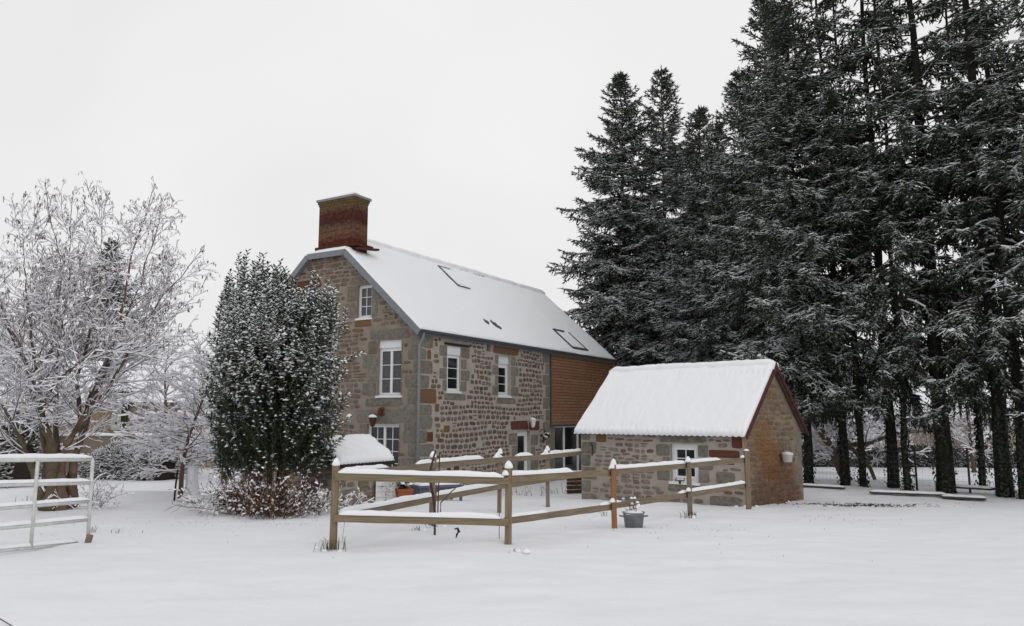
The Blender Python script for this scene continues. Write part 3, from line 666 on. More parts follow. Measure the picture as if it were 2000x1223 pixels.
# wall lamps
def lamp(fn, s, h, m, label):
    root = thing('wall_lamp', label, 'lamp', house.matrix_basis @ Vector(fn(s, h, 0)) if False else (0, 0, 0))
    return root
hm = lambda p: (Vector((math.sin(AZ)*p[0]-math.cos(AZ)*p[1]-2.926, math.cos(AZ)*p[0]+math.sin(AZ)*p[1]+24.214, p[2]+HZ)))
for fn, s, h, m, sc, lab in ((GABLE, 1.62, 2.36, 'redboard', 1, 'dark red coach lamp with snow on top, over the french window of the gable'), (LONG, 6.95, 2.25, 'white_plastic', .95, 'small pale lantern with snow cap above the white door')):
    root = thing('wall_lamp', lab, 'wall lamp', hm(fn(s, h, .0)), math.pi/2-AZ, 'lanterns on the house walls')
    base = fn(0, 0, .26); c = Vector(base)
    B().lathe([(.03, -.22*sc), (.075*sc, -.17*sc), (.12*sc, .05*sc), (.15*sc, .06*sc), (.05, .15*sc), (.0, .17*sc)], c, 6).build('lantern', m, root)
    B().tube([fn(0, .12, .01), fn(0, .2, .15), fn(0, .16, .26)], .014, 6).build('bracket', m, root)
    B().lathe([(.07, 0), (.075, .02), (0, .04)], c+Vector((0, 0, -.02)), 6).build('rim', 'black', root)
    B().lathe([(.0, -.11), (.05, -.10), (.05, .02), (0, .03)], c, 6).build('glass', 'white_plastic' if m == 'white_plastic' else 'curtain', root)
    q = B(); snow_cap(q, (c.x, c.y, c.z+.08*sc), .13*sc, .10*sc, 3); q.build('snow', 'snow', root, smooth=True)
q = B(); rr = random.Random(3)
for i in range(14): q.lathe([(.0, -.05), (.05, -.02), (.055, .02), (0, .06)], (rr.uniform(-.09, .09)+0, rr.uniform(-.06, .06), rr.uniform(-.12, .12)), 6)
tw = thing('christmas_bow', 'dark red bow fixed to the gable beside the coach lamp', 'bow', hm(GABLE(1.42, 2.62, .08)), math.pi/2-AZ, me=q.me('christmas_bow', 'red_stone', True))
# satellite bits: black hook lamp right of the door
root = thing('plant_hook', 'black iron hook with snowy plant basket on the wall right of the white door', 'plant hook', hm(LONG(7.95, 1.85, 0)), math.pi/2-AZ)
B().tube([LONG(0, .0, 0), LONG(.0, .1, .12), LONG(0, .12, .25), LONG(0, 0, .28)], .015, 6).build('hook', 'black', root)
q = B(); [snow_cap(q, LONG(rr.uniform(-.1, .1), rr.uniform(-.25, -.05), .26+rr.uniform(-.08, .08)), .05, .05, i) for i in range(7)]; q.build('snow', 'snow', root)
q = B(); [q.lathe([(0, -.05), (.05, 0), (0, .05)], LONG(rr.uniform(-.13, .13), rr.uniform(-.3, .0), .26+rr.uniform(-.1, .1)), 5) for i in range(14)]; q.build('foliage', 'ivy', root)

# ------------------------------------------------------------------ the shed
A2 = .7382; SZ = -.42
sh = thing('stone_outbuilding', 'low rubble stone outbuilding with thick snow on its corrugated roof and dark red bargeboards', 'outbuilding', (5.327, 17.841, SZ), math.pi/2-A2)
SL, SW, SE, SR = 4.68, 3.27, 1.70, 3.26
WD = (1.2, 1.95, .48, 1.38)
sg = [(0, -.4), (SW, -.4), (SW, SE), (SW/2, SR), (0, SE)]
sfp = [(0, -.6), (SL, -.6), (SL, SE), (0, SE)]
fw_ = link('front_wall', mesh('front_wall', *wall_sheet(GABLE, sfp, [WD], .2), 'mortar_shed'), sh)
gw_ = link('end_wall', mesh('end_wall', *wall_sheet(LONG, sg, []), 'mortar_rust'), sh)
b = B(); b.add([(0, SL, -.6), (SW, SL, -.6), (SW, SL, SE), (SW/2, SL, SR), (0, SL, SE)], [(4, 3, 2, 1, 0)]); b.add([(SW, 0, -.6), (SW, SL, -.6), (SW, SL, SE), (SW, 0, SE)], [(0, 1, 2, 3)])
b.build('back_wall', 'mortar_shed', sh)
ex = [WD]
blk(GABLE, fw_, ex, .03, .32, 1.30, 1.66, 'red_stone', 'stone', label='round red corner stone'); blk(GABLE, fw_, ex, .12, .92, 1.08, 1.28, 'red_stone', 'stone', .022, 'long red stone')
blk(GABLE, fw_, ex, .25, .7, .93, 1.05, 'red_stone', 'stone'); blk(GABLE, fw_, ex, .25, .75, .48, .78, 'granite', 'stone'); blk(GABLE, fw_, ex, .1, .95, -.02, .22, 'granite', 'stone')
blk(GABLE, fw_, ex, .95, 2.3, 1.40, 1.68, 'granite', 'lintel')
for k in range(3): blk(GABLE, fw_, ex, WD[0]-(.42 if k % 2 else .3), WD[0]-.004, WD[2]+k*.3, WD[2]+.3+k*.3); blk(GABLE, fw_, ex, WD[1]+.004, WD[1]+(.22 if k % 2 else .4), WD[2]+k*.3, WD[2]+.3+k*.3)
blk(GABLE, fw_, ex, WD[0]-.1, WD[1]+.1, WD[2]-.25, WD[2]-.01, 'granite', 'sill_stone')
for k in range(6): blk(GABLE, fw_, ex, SL-(.32 if k % 2 else .52), SL, -.3+k*.34, .04+k*.34)
blk(GABLE, fw_, ex, 3.85, 4.2, 1.36, 1.62, 'orange_stone', 'stone')
st = layout([(0.02, -.45), (SL, -.45), (SL, SE), (.02, SE)], ex, (.09, .17), (.14, .36), .034, random.Random(8))
lay_stones(fw_, GABLE, st, 'stone_shed', 190, .018)
ex2 = []
for k in range(4): blk(LONG, gw_, ex2, SW-(.3 if k % 2 else .45), SW, .35+k*.34, .69+k*.34, 'granite')
st2 = layout([(0.02, -.35), (SW, -.35), (SW, SE-.02), (SW/2, SR-.06), (0.02, SE-.02)], ex2, (.10, .17), (.14, .36), .022, random.Random(9))
lay_stones(gw_, LONG, st2, 'stone_rust', 100, .020)
window(sh, GABLE, *WD, cols=2, rows=3, inset=.10, fw=.09, sill=True, label='white window with six small panes')
q = B(); q.tube([(-.1, 1.52, .58), (-.14, 1.5, .52), (-.14, 1.75, .52), (-.1, 1.73, .58)], .014, 6); q.tube([(-.14, 1.62, .51), (-.14, 1.62, .44)], .03, 6); q.build('iron_bracket', 'black', sh)
B().tube([(-.05, .02, 1.62), (-.06, .0, 1.3), (-.03, -.03, .05)], .018, 6).build('cable_pipe', 'tan_door', sh)
B().tube([(-.03, 4.35, 1.35), (-.09, 4.25, 1.28), (-.10, 4.22, 1.1), (-.04, 4.3, 1.02)], .018, 6).build('iron_hook', 'black', sh)
stn = (SR-SE)/(SW/2); nF = Vector((-(SR-SE), 0, SW/2)).normalized(); nB = Vector(((SR-SE), 0, SW/2)).normalized()
EV = .13; Y0, Y1 = -.12, SL+.10
def corr(y): return .022*math.sin(y*2*math.pi/.15)
def sheet(side):
    V = []; Fc = []; ny_ = int((Y1-Y0)/.0375)
    for i in range(ny_+1):
        y = Y0+(Y1-Y0)*i/ny_
        for x, z in ((-EV, SE-stn*EV), (SW/2, SR)):
            if side: x = SW-x
            V.append((x, y, z+.06+corr(y))); V.append((x, y, z+.05+corr(y)))
        if i:
            a = (i-1)*4; c = i*4; Fc += [(a, a+2, c+2, c), (a+1, c+1, c+3, a+3), (a, c, c+1, a+1), (a+2, a+3, c+3, c+2)]
    return V, Fc
b = B(); b.add(*sheet(0)); b.add(*sheet(1)); sroof = b.build('roof', 'fibre', sh, smooth=False)
def Ps(a, b_):
    x = -EV-.05+(SW/2+EV+.02)*b_; y = Y0+.02+(Y1-Y0-.03)*a; return (x, y, SE+stn*x+.062+corr(y)*(.5 if b_ < .03 else 0)), nF
def ws(a, b_):
    y = Y0+(Y1-Y0)*a; h = 0
    if b_ > .83 and b_ < .87: h -= .085*max(0, math.sin(y*2*math.pi/.15))*max(0, float(vnoise(y*1.7, 3.3, 2))+.45)*(1 if y < 1.7 else (.35 if y < 2.6 else 0))
    if b_ < .05: h += .006*math.sin(y*2*math.pi/.15)+.05*float(vnoise(y*1.9, 7.7, 5))
    q = ((y-3.0)/.30)**2+((b_-.09)/.035)**2
    if q < 2: h -= .05*max(0, math.sin(y*2*math.pi/.15))*math.exp(-q)
    return h
V, Fc = snow_slab(Ps, 190, 46, .11, jit=.007, seed=3, wave=ws); link('roof_snow', mesh('roof_snow', V, Fc, 'snow', True), sroof)
V, Fc = snow_slab(lambda a, b_: ((SW+EV-(SW/2+EV)*b_, Y0+.02+(Y1-Y0-.04)*a, SE-stn*EV+stn*(SW/2+EV)*b_+.065), nB), 40, 20, .11, jit=.012, seed=12); link('roof_snow', mesh('roof_snow', V, Fc, 'snow', True), sroof)
b = B(); snow_bar(b, (SW/2, Y0-.01, SR+.06), (SW/2, Y1, SR+.06), .26, .15, 4, 60, under=-.12); b.build('ridge_snow', 'snow', sroof, smooth=True)
B().beam((-EV-.03, Y0-.015, SE-stn*EV-.01), (SW/2, Y0-.015, SR+.01), .03, .08).build('bargeboard', 'redboard', sroof)
B().beam((SW/2, Y0-.017, SR+.01), (SW+EV+.03, Y0-.017, SE-stn*EV-.01), .03, .08).build('bargeboard', 'redboard', sroof)
V = [Vector((SW/2+.0, Y0-.02, SR+.14)), Vector((SW/2+.17, Y0-.02, SR-.12)), Vector((SW/2-.17, Y0-.02, SR-.12)), Vector((SW/2, .35, SR+.14)), Vector((SW/2+.17, .35, SR-.12)), Vector((SW/2-.17, .35, SR-.12))]
b = B(); b.add(V, [(0, 2, 1), (3, 4, 5), (0, 1, 4, 3), (0, 3, 5, 2)]); b.build('ridge_cap', 'redboard', sroof)
smx = lambda p: Vector((math.sin(A2)*p[0]-math.cos(A2)*p[1]+5.327, math.cos(A2)*p[0]+math.sin(A2)*p[1]+17.841, p[2]+SZ))
hb = thing('hanging_bucket', 'small white bucket of snow hanging on the end wall of the outbuilding', 'bucket', smx((1.95, -.02, 1.02)), math.pi/2-A2)
B().lathe([(.0, 0), (.10, 0), (.135, .2), (.145, .2), (.14, .22), (.12, .18), (0, .17)], (0, -.15, -.08), 12).build('pot', 'white_plastic', hb, smooth=True)
B().tube([(-.13, -.15, .12), (-.07, -.12, .38), (0, -.05, .5), (.08, -.12, .38), (.13, -.15, .12)], .008, 5).build('chain', 'zinc', hb)
q = B(); snow_cap(q, (0, -.15, .10), .13, .07, 5); q.build('snow', 'snow', hb, smooth=True)
b = B(); b.box(3.30, 3.34, .1, .35, -.3, .45); b.box(3.34, 3.46, .12, .33, .3, .45)
thing('leaning_board', 'short pinkish board leaning at the far corner of the outbuilding', 'board', smx((0, 0, 0)), math.pi/2-A2, me=b.me('leaning_board', 'fibre'))

# ------------------------------------------------------------------ the small stone shelter in front of the gable
HP = at(664, 905, 18.0)
hu = thing('stone_shelter', 'little stone shelter with thick snow on its roof, left of the gable window', 'shelter', (HP.x, HP.y, gz(HP.x, HP.y)-.05), math.pi/2-AZ)
hh_ = HP.z-gz(HP.x, HP.y)+.06; HL = 1.75; HWd = 1.5; hr = hh_+.52
b = B(); b.box(.1, HL, .12, HWd-.12, -.3, hh_-.05); sw_ = b.build('wall', 'mortar_shed', hu)
st = layout([(.0+.12, -.05), (HWd-.12, -.05), (HWd-.12, hh_-.06), (.12, hh_-.06)], [], (.14, .2), (.2, .42), .025, random.Random(4))
for q in st: link('stone', stone_me(0, random.randrange(14), 'stone_shed'), sw_, GABLE(q[0], q[1], -.1), (0, 0, -math.pi/2), (q[2], .03, q[3]))
st = layout([(.1, -.05), (HL, -.05), (HL, hh_-.06), (.1, hh_-.06)], [(.75, 1.15, .45, .9)], (.14, .2), (.2, .42), .025, random.Random(14))
for q in st: link('stone', stone_me(0, random.randrange(14), 'stone_shed'), sw_, LONG(q[0], q[1], -.12), (0, 0, 0), (q[2], .03, q[3]))
B().box(.78, 1.12, .09, .13, .45, .9).build('door', 'oldwood', hu)
hn = Vector((0, -.52, HWd/2)).normalized(); hn2 = Vector((0, .52, HWd/2)).normalized()
b = B(); b.add(*slab([(-.12, -.08, hh_-.03), (HL+.1, -.08, hh_-.03), (HL+.1, HWd/2, hr), (-.12, HWd/2, hr)], hn, .06)); b.add(*slab([(-.12, HWd/2, hr), (HL+.1, HWd/2, hr), (HL+.1, HWd+.08, hh_-.03), (-.12, HWd+.08, hh_-.03)], hn2, .06))
hrf = b.build('roof', 'redboard', hu)
B().beam((-.14, -.1, hh_-.05), (-.14, HWd/2, hr), .04, .10).build('bargeboard', 'darkwood', hrf); B().beam((-.14, HWd/2, hr), (-.14, HWd+.1, hh_-.05), .04, .10).build('bargeboard', 'darkwood', hrf)
V, Fc = snow_slab(lambda a, b_: ((-.12+(HL+.22)*a, -.10+(HWd/2+.1)*b_, hh_-.03+.52/(HWd/2)*(-.02+(HWd/2+.1)*b_)), hn), 40, 22, .13, jit=.025, seed=21); link('roof_snow', mesh('roof_snow', V, Fc, 'snow', True), hrf)
V, Fc = snow_slab(lambda a, b_: ((-.12+(HL+.22)*a, HWd+.10-(HWd/2+.1)*b_, hh_-.03+.52/(HWd/2)*(-.02+(HWd/2+.1)*b_)), hn2), 30, 12, .13, jit=.02, seed=22); link('roof_snow', mesh('roof_snow', V, Fc, 'snow', True), hrf)
b = B()
for k in range(16): x = -.1+k*.125; b.lathe([(.05, 0), (.035, .09)], (x, -.11, hh_-.12), 7)
b.build('tile_edge', 'darkwood', hrf)

# ------------------------------------------------------------------ small things by the house
def P2(px, py): x, y = G(px, py); return Vector((x, y, gz(x, y)))
p = at(788, 972, 19.3); p.z = gz(p.x, p.y)+.04
pl = thing('terracotta_planter', 'square orange terracotta planter holding a snowy dark plant by the downpipe', 'planter', p, .4)
b = B(); b.add([(-.15, -.15, 0), (.15, -.15, 0), (.15, .15, 0), (-.15, .15, 0), (-.19, -.19, .3), (.19, -.19, .3), (.19, .19, .3), (-.19, .19, .3)], [(3, 2, 1, 0), (4, 5, 6, 7), (0, 1, 5, 4), (1, 2, 6, 5), (2, 3, 7, 6), (3, 0, 4, 7)]); b.box(-.2, .2, -.2, .2, .25, .31)
b.build('pot', 'terracotta', pl)
def leaf_ball(c, r, n, size, rnd, squash=.8):
    V = []; Fc = []
    for _ in range(n):
        d = Vector((rnd.gauss(0, 1), rnd.gauss(0, 1), rnd.gauss(0, 1))).normalized(); q = Vector(c)+Vector((d.x*r, d.y*r, d.z*r*squash))*rnd.uniform(.3, 1)
        a = Vector((rnd.gauss(0, 1), rnd.gauss(0, 1), rnd.gauss(0, .5))).normalized(); s_ = a.cross(Vector((rnd.gauss(0, .4), rnd.gauss(0, .4), 1))).normalized()
        n0 = len(V); V += [q-a*size*.5, q+s_*size*.28, q+a*size*.5, q-s_*size*.28]; Fc.append((n0, n0+1, n0+2, n0+3))
    return V, Fc
rr = random.Random(9)
link('foliage', mesh('foliage', *leaf_ball((0, 0, .42), .2, 160, .09, rr), 'ivy'), pl)
q = B(); [snow_cap(q, (rr.uniform(-.15, .15), rr.uniform(-.15, .15), .34+rr.uniform(0, .14)), .06, .05, i) for i in range(8)]; q.build('snow', 'snow', pl, smooth=True)
p = at(755, 985, 19.2); p.z = gz(p.x, p.y)
pn = thing('trellis_panel', 'pale openwork garden panel with a frozen climber beside the terracotta planter', 'trellis', p, .35)
b = B()
for x in (-.26, 0, .26): b.box(x-.012, x+.012, -.012, .012, 0, .72)
for z in np.arange(.04, .73, .13): b.box(-.26, .26, -.017, .017, z-.012, z+.012)
b.build('frame', 'white_plastic', pn); B().box(-.25, .25, .02, .03, .02, .7).build('backing', 'white', pn)
link('climber', mesh('climber', *leaf_ball((0, -.04, .4), .26, 90, .05, rr, 1.3), 'twig'), pn)
p = at(852, 962, 20.6); p.z = gz(p.x, p.y)
tb = thing('garden_table', 'low blue grey garden table with a sheet of snow in front of the side wall', 'garden table', p, .45)
b = B(); b.box(-.62, .62, -.4, .4, .34, .40); b.build('tabletop', 'bluegrey', tb); B().box(-.56, .56, -.34, .34, .12, .34).build('apron', 'bluegrey', tb)
for x in (-.56, .56):
    for y in (-.34, .34): B().box(x-.03, x+.03, y-.03, y+.03, -.05, .34).build('leg', 'bluegrey', tb)
V, Fc = snow_slab(lambda a, b_: ((-.6+1.2*a, -.38+.76*b_, .402), Vector((0, 0, 1))), 18, 14, .06, jit=.02, seed=33); link('snow', mesh('snow', V, Fc, 'snow', True), tb)
p = at(679, 905, 21.5); g0 = gz(p.x, p.y)
bt = thing('post_light', 'slim garden post light with snow cap standing before the gable, left of the french window', 'garden light', (p.x, p.y, g0))
zt = at(679, 826, 21.5).z-g0
B().tube([(0, 0, 0), (0, 0, zt)], .018, 8).build('pole', 'zinc', bt); B().lathe([(0, 0), (.055, 0), (.07, .17), (0, .2)], (0, 0, zt), 10).build('lantern', 'pale_green', bt, smooth=True)
q = B(); snow_cap(q, (0, 0, zt+.16), .075, .09, 2); q.build('snow', 'snow', bt, smooth=True); B().box(-.07, .07, -.05, .05, zt-.75, zt-.52).build('control_box', 'pale_green', bt)
# zinc tub
x, y = G(1238, 1030)
tub = thing('metal_tub', 'grey galvanised tub full of snow and dead stems standing behind the fence', 'tub', (x, y, gz(x, y)-.03))
B().lathe([(0, 0), (.155, 0), (.19, .28), (.205, .29), (.20, .30), (.18, .27), (0, .25)], (0, 0, 0), 24).build('body', 'bucket', tub, smooth=True)
for s_ in (-1, 1): B().tube([(s_*.18, -.05, .22), (s_*.25, -.05, .23), (s_*.25, .05, .23), (s_*.18, .05, .22)], .01, 6).build('handle', 'bucket', tub)
q = B(); snow_cap(q, (0, 0, .26), .175, .09, 8, 18); q.build('snow', 'snow', tub, smooth=True)
b = B()
for i in range(16):
    a = rr.uniform(0, 6.28); r_ = rr.uniform(0, .12); c = Vector((math.cos(a)*r_, math.sin(a)*r_, .27)); t = c+Vector((rr.uniform(-.15, .15), rr.uniform(-.15, .15), rr.uniform(.08, .2)))
    b.tube([c, c.lerp(t, .5)+Vector((rr.uniform(-.02, .02), 0, .02)), t], [.006, .005, .003], 4)
b.tube([(0, 0, .27), (.02, 0, .6), (.015, .01, .95)], [.007, .006, .004], 5)
b.build('stem', 'twig', tub); q = B(); [snow_cap(q, (rr.uniform(-.1, .1), rr.uniform(-.1, .1), rr.uniform(.36, .56)), .03, .035, i) for i in range(7)]; q.build('snow', 'snow', tub, smooth=True)

# ------------------------------------------------------------------ fence
fen = thing('wooden_fence', 'post and rail timber paddock fence with two rails and ridges of snow on top', 'fence', (0, 12, 0))
PA, PB, PC, PD, PE = (P2(650, 1073), P2(992, 1062), P2(1200, 1032), P2(1348, 1010), Vector((at(1462, 985, 17.25).x, 17.25, gz(at(1462, 985, 17.25).x, 17.25))))
PF, PG_, PH = P2(843, 1027), P2(975, 1001), P2(1070, 990)
# far end of the back row meets the left corner of the outbuilding
PI = smx((-.15, SL-.05, 0)); PI = Vector((PI.x, PI.y, gz(PI.x, PI.y)))
def off(p): return p-Vector((0, 12, 0))
def top(p, px, py): return at(px, py, p.y).z-gz(p.x, p.y)
posts = [(PA, 909, 650, 'greenwood', .095), (PB, 914, 992, 'greenwood', .105), (PC, 908, 1200, 'newpost', .09), (PD, 902, 1348, 'oldwood', .085), (PE, 880, 1463, 'oldwood', .10),
         (PF, 893, 843, 'oldwood', .10), (PG_, 886, 975, 'oldwood', .09), (PH, 880, 1070, 'oldwood', .085)]
for i, (p, ty, px, m, wd) in enumerate(posts):
    z1 = at(px, ty, p.y).z; c = off(p); b = B(); ln = .012 if px < 1000 else 0
    b.beam((c.x, c.y, c.z-.25), (c.x+ln, c.y, z1-.0), wd, wd, up=(0, 1, 0), segs=5, jit=.003)
    o = b.build('post', m+('' if m == 'newpost' else '_post'), fen); bevel(o, .008, 2)
    if m == 'newpost': o['label'] = 'newer orange toned post'
    q = B(); snow_cap(q, (c.x+ln, c.y, z1-.005), wd*.58, .115 if px not in (1463,) else .04, i+40, 12); q.build('post_snow', 'snow', fen, smooth=True)
def rail(p, q, pp, pq, m, spans, name='rail', side=.07, sn=.05, ht=.105, thick=.045):
    """pp/pq: photo pixel heights of the rail's top edge at p and q; spans: stretches carrying snow"""
    a = off(p); c = off(q); za = at(pp[0], pp[1], p.y).z; zc = at(pq[0], pq[1], q.y).z
    a = Vector((a.x, a.y, za-ht/2)); c = Vector((c.x, c.y, zc-ht/2)); d = (c-a).normalized(); s_ = d.cross(Vector((0, 0, 1))).normalized()*side
    a2, c2 = a+s_, c+s_; b = B(); b.beam(a2, c2, thick, ht, segs=max(6, int((c-a).length/.3)), jit=.004); o = b.build(name, m, fen); bevel(o, .005, 1)
    up = Vector((0, 0, ht/2-.002))
    for i, (t0, t1) in enumerate(spans):
        q_ = B(); snow_bar(q_, a2.lerp(c2, t0)+up, a2.lerp(c2, t1)+up, thick*1.35, sn*1.35, seed=abs(a.x)*3+i); q_.build('rail_snow', 'snow', fen, smooth=True)
rail(PA, PB, (650, 923), (992, 932), 'greenwood', [(.02, .97)], side=.075, sn=.055)
rail(PA, PB, (650, 1004), (992, 1012), 'greenwood', [(.03, .95)], side=.075, sn=.055)
rail(PB, PC, (992, 930), (1200, 918), 'greenwood', [(.02, .60)], side=-.07, sn=.055); rail(PB, PC, (992, 1012), (1200, 985), 'oldwood', [(.02, .36), (.88, 1)], side=-.07, sn=.04)
rail(PC, PD, (1200, 917), (1348, 905), 'oldwood', [(.0, 1)], side=-.06, sn=.05); rail(PC, PD, (1200, 983), (1348, 962), 'oldwood', [(.0, .10), (.88, 1)], side=-.06, sn=.04)
rail(PD, PE, (1348, 905), (1463, 894), 'oldwood', [(.0, .55), (.95, 1)], side=-.06, sn=.05); rail(PD, PE, (1348, 962), (1463, 944), 'oldwood', [(.0, .99)], side=-.06, sn=.05)
rail(PA, PF, (650, 923), (843, 903), 'oldwood', [(.02, .45), (.78, .98)], side=.05, sn=.05); rail(PA, PF, (650, 1004), (843, 968), 'oldwood', [(.02, .98)], side=.05, sn=.06)
rail(PF, PG_, (843, 903), (975, 893), 'oldwood', [(.02, .68), (.88, 1)], side=.05, sn=.055); rail(PF, PG_, (843, 968), (975, 945), 'oldwood', [(.02, 1)], side=.05, sn=.06)
rail(PG_, PH, (975, 893), (1070, 887), 'oldwood', [(.3, .62), (.82, 1)], side=.05, sn=.055); rail(PG_, PH, (975, 945), (1070, 931), 'oldwood', [(.42, 1)], side=.05, sn=.05)
rail(PH, PI, (1070, 887), (1139, 881), 'oldwood', [(.0, .98)], side=.05, sn=.055); rail(PH, PI, (1070, 931), (1139, 924), 'oldwood', [(0, .5)], side=.05, sn=.04)
for p, px, py in ((PC, 1200, 912), (PC, 1200, 978), (PD, 1348, 900), (PD, 1348, 957), (PB, 1000, 925), (PH, 1064, 882), (PG_, 970, 888)):
    q = B(); c = off(p); snow_cap(q, (c.x-.04, c.y-.07, at(px, py, p.y).z-.02), .05, .075, px); q.build('post_snow', 'snow', fen, smooth=True)
# old iron stakes, sticks
x, y = G(849, 1045); z0 = gz(x, y); ps = thing('rusty_stake', 'thin dark rusty iron stake leaning against the fence rails', 'stake', (x, y, z0))
zt = at(848, 880, y).z-z0
B().tube([(0, 0, -.1), (.0, 0, .35), (-.03, .0, .62), (-.11, 0, .95), (-.03, 0, zt-.1), (0, 0, zt)], [.02, .02, .026, .022, .018, .016], 6).build('rod', 'rust', ps)
x2 = at(858, 900, y).x-x; B().tube([(x2, .05, zt-.05), (x2-.02, .05, .35)], .011, 6).build('rod', 'rust', ps)
x, y = G(966, 1003); st_ = thing('bent_stick', 'bent pale stick poking up between the rails in the middle of the near fence side', 'stick', (at(862, 1000, 13.4).x, 13.4, gz(0, 13.4)))
c0 = Vector(st_.location)
def loc(px, py, D): return at(px, py, D)-c0
B().tube([loc(860, 1000, 13.4), loc(861, 982, 13.4), loc(880, 962, 13.4), loc(904, 941, 13.4)], [.012, .012, .010, .007], 5).build('stem', 'twig', st_)
B().tube([loc(850, 998, 13.4), loc(852, 960, 13.4), loc(853, 940, 13.4)], [.009, .008, .006], 5).build('stem', 'twig', st_)
p = P2(890, 1050); b = B(); b.tube([(0, 0, -.02), (.02, 0, .05), (.05, 0, .09), (.03, 0, .14), (-.02, .0, .13)], [.015, .02, .028, .02, .012], 6)
thing('dark_branch_stub', 'small black hooked branch stub poking out of the snow inside the paddock', 'branch', p, me=b.me('dark_branch_stub', 'black', True))
p = P2(975, 1052); b = B(); b.tube([(0, 0, -.05), (.0, 0, .45)], .006, 5); thing('thin_cane', 'very thin dark cane standing in the snow left of the corner post', 'cane', p, me=b.me('thin_cane', 'twig'))
p = P2(667, 1062); b = B(); b.tube([(0, 0, -.05), (.05, 0, .45)], .005, 5); thing('thin_cane', 'very thin pale cane right of the left fence post', 'cane', p, me=b.me('thin_cane', 'pale_green'))
# grass tufts
def tuft(px, py, n, h, label, spread=.12, snow=3):
    p = P2(px, py); root = thing('grass_tuft', label, 'grass tuft', p); V = []; Fc = []; r_ = random.Random(px)
    for _ in range(n):
        a = r_.uniform(0, 6.28); c = Vector((r_.gauss(0, spread*.4), r_.gauss(0, spread*.4), -.02)); hh2 = h*r_.uniform(.4, 1); le = Vector((math.cos(a), math.sin(a), 0))*r_.uniform(.2, .9)*hh2
        s_ = Vector((-math.sin(a), math.cos(a), 0))*.004; m_ = c+le*.4+Vector((0, 0, hh2*.7)); t = c+le+Vector((0, 0, hh2*.85)); n0 = len(V)
        V += [c-s_, c+s_, m_-s_, m_+s_, t]; Fc += [(n0, n0+1, n0+3, n0+2), (n0+2, n0+3, n0+4)]
    link('blades', mesh('blades', V, Fc, 'grass'), root)
    q = B(); [snow_cap(q, (r_.gauss(0, spread*.7), r_.gauss(0, spread*.5), .0), r_.uniform(.03, .06), r_.uniform(.03, .06), i+px) for i in range(snow)]; q.build('snow', 'snow', root, smooth=True)
tuft(648, 1075, 46, .26, 'tuft of long dark grass round the foot of the left fence post', .22, 5)
tuft(1010, 1078, 12, .10, 'few grass blades in the snow in front of the corner post', .1, 2); tuft(1348, 1012, 44, .22, 'grass tuft at the foot of the fourth fence post, left of the outbuilding window', .2, 4)
tuft(1463, 990, 30, .16, 'grass tuft at the foot of the fence post by the outbuilding corner', .2, 5); tuft(1180, 1008, 14, .25, 'wispy grass stems left of the orange toned post', .14, 1)
tuft(843, 1030, 16, .14, 'grass by the back fence post behind the rusty stake', .14, 3); tuft(815, 1036, 14, .14, 'small dry tuft inside the paddock left of the rusty stake', .12, 1)
tuft(240, 1042, 10, .14, 'sparse stems in the open snow right of the white gate', .3, 0); tuft(178, 1040, 12, .16, 'grass at the foot of the gate end post', .08, 1)
tuft(60, 985, 24, .3, 'long grass behind the white gate beside the hazel trunk', .3, 1); tuft(1520, 982, 30, .10, 'grass along the foot of the outbuilding end wall', .5, 5); tuft(1250, 978, 30, .08, 'grass along the foot of the outbuilding front wall', .7, 5)

# ------------------------------------------------------------------ white metal gate
gt = thing('metal_gate', 'open white tubular metal field gate with snow on its five bars', 'gate', P2(170, 1058))
g0 = Vector(gt.location); gE = P2(172, 1060); gM = P2(62, 1072)
Dg0, Dg1 = gE.y, gM.y-.25
def gp(px, py, t):           # t = 0 at the end post, 1 at the middle upright, beyond for the part that leaves the frame
    return at(px, py, Dg0+(Dg1-Dg0)*t)-g0
def xl(t): return gp(180, 900, 0).lerp(gp(66, 900, 1), t) if False else None
B().tube([gp(171, 1062, 0), gp(181, 900, 0), gp(176, 892, 0)], .028, 10).build('end_post', 'gate', gt, smooth=True)
B().tube([gp(60, 1070, 1), gp(74, 900, 1)], .026, 10).build('upright', 'gate', gt, smooth=True)
B().tube([gp(-120, 1095, 2.5), gp(-100, 893, 2.5)], .026, 10).build('upright', 'gate', gt, smooth=True)
for i, (ye, ym, x_e) in enumerate([(897, 898, 178), (943, 946, 177), (979, 988, 174), (1015, 1026, 172), (1061, 1070, 150)]):
    p = gp(x_e, ye, 0); m_ = gp(66-(i*2), ym, 1); q = m_+(m_-p)*1.75
    o = B().tube([p, m_, q], .030 if i else .034, 10).build('bar', 'gate', gt, smooth=True)
    s_ = B(); snow_bar(s_, q+Vector((0, 0, .02)), p+Vector((0, 0, .02)), .056, .05 if i else .065, 60+i); s_.build('bar_snow', 'snow', gt, smooth=True)
B().tube([gp(171, 1062, 0), gp(176, 1045, 0)], .05, 8).build('latch', 'oldwood', gt)

p = P2(8, 1218); b = B(); b.tube([(-.3, -.05, .05), (-.05, 0, .045), (.12, -.06, -.01)], [.008, .006, .004], 5)
thing('fallen_twig', 'thin dark twig lying on the snow at the lower left corner', 'twig', p, me=b.me('fallen_twig', 'twig'))
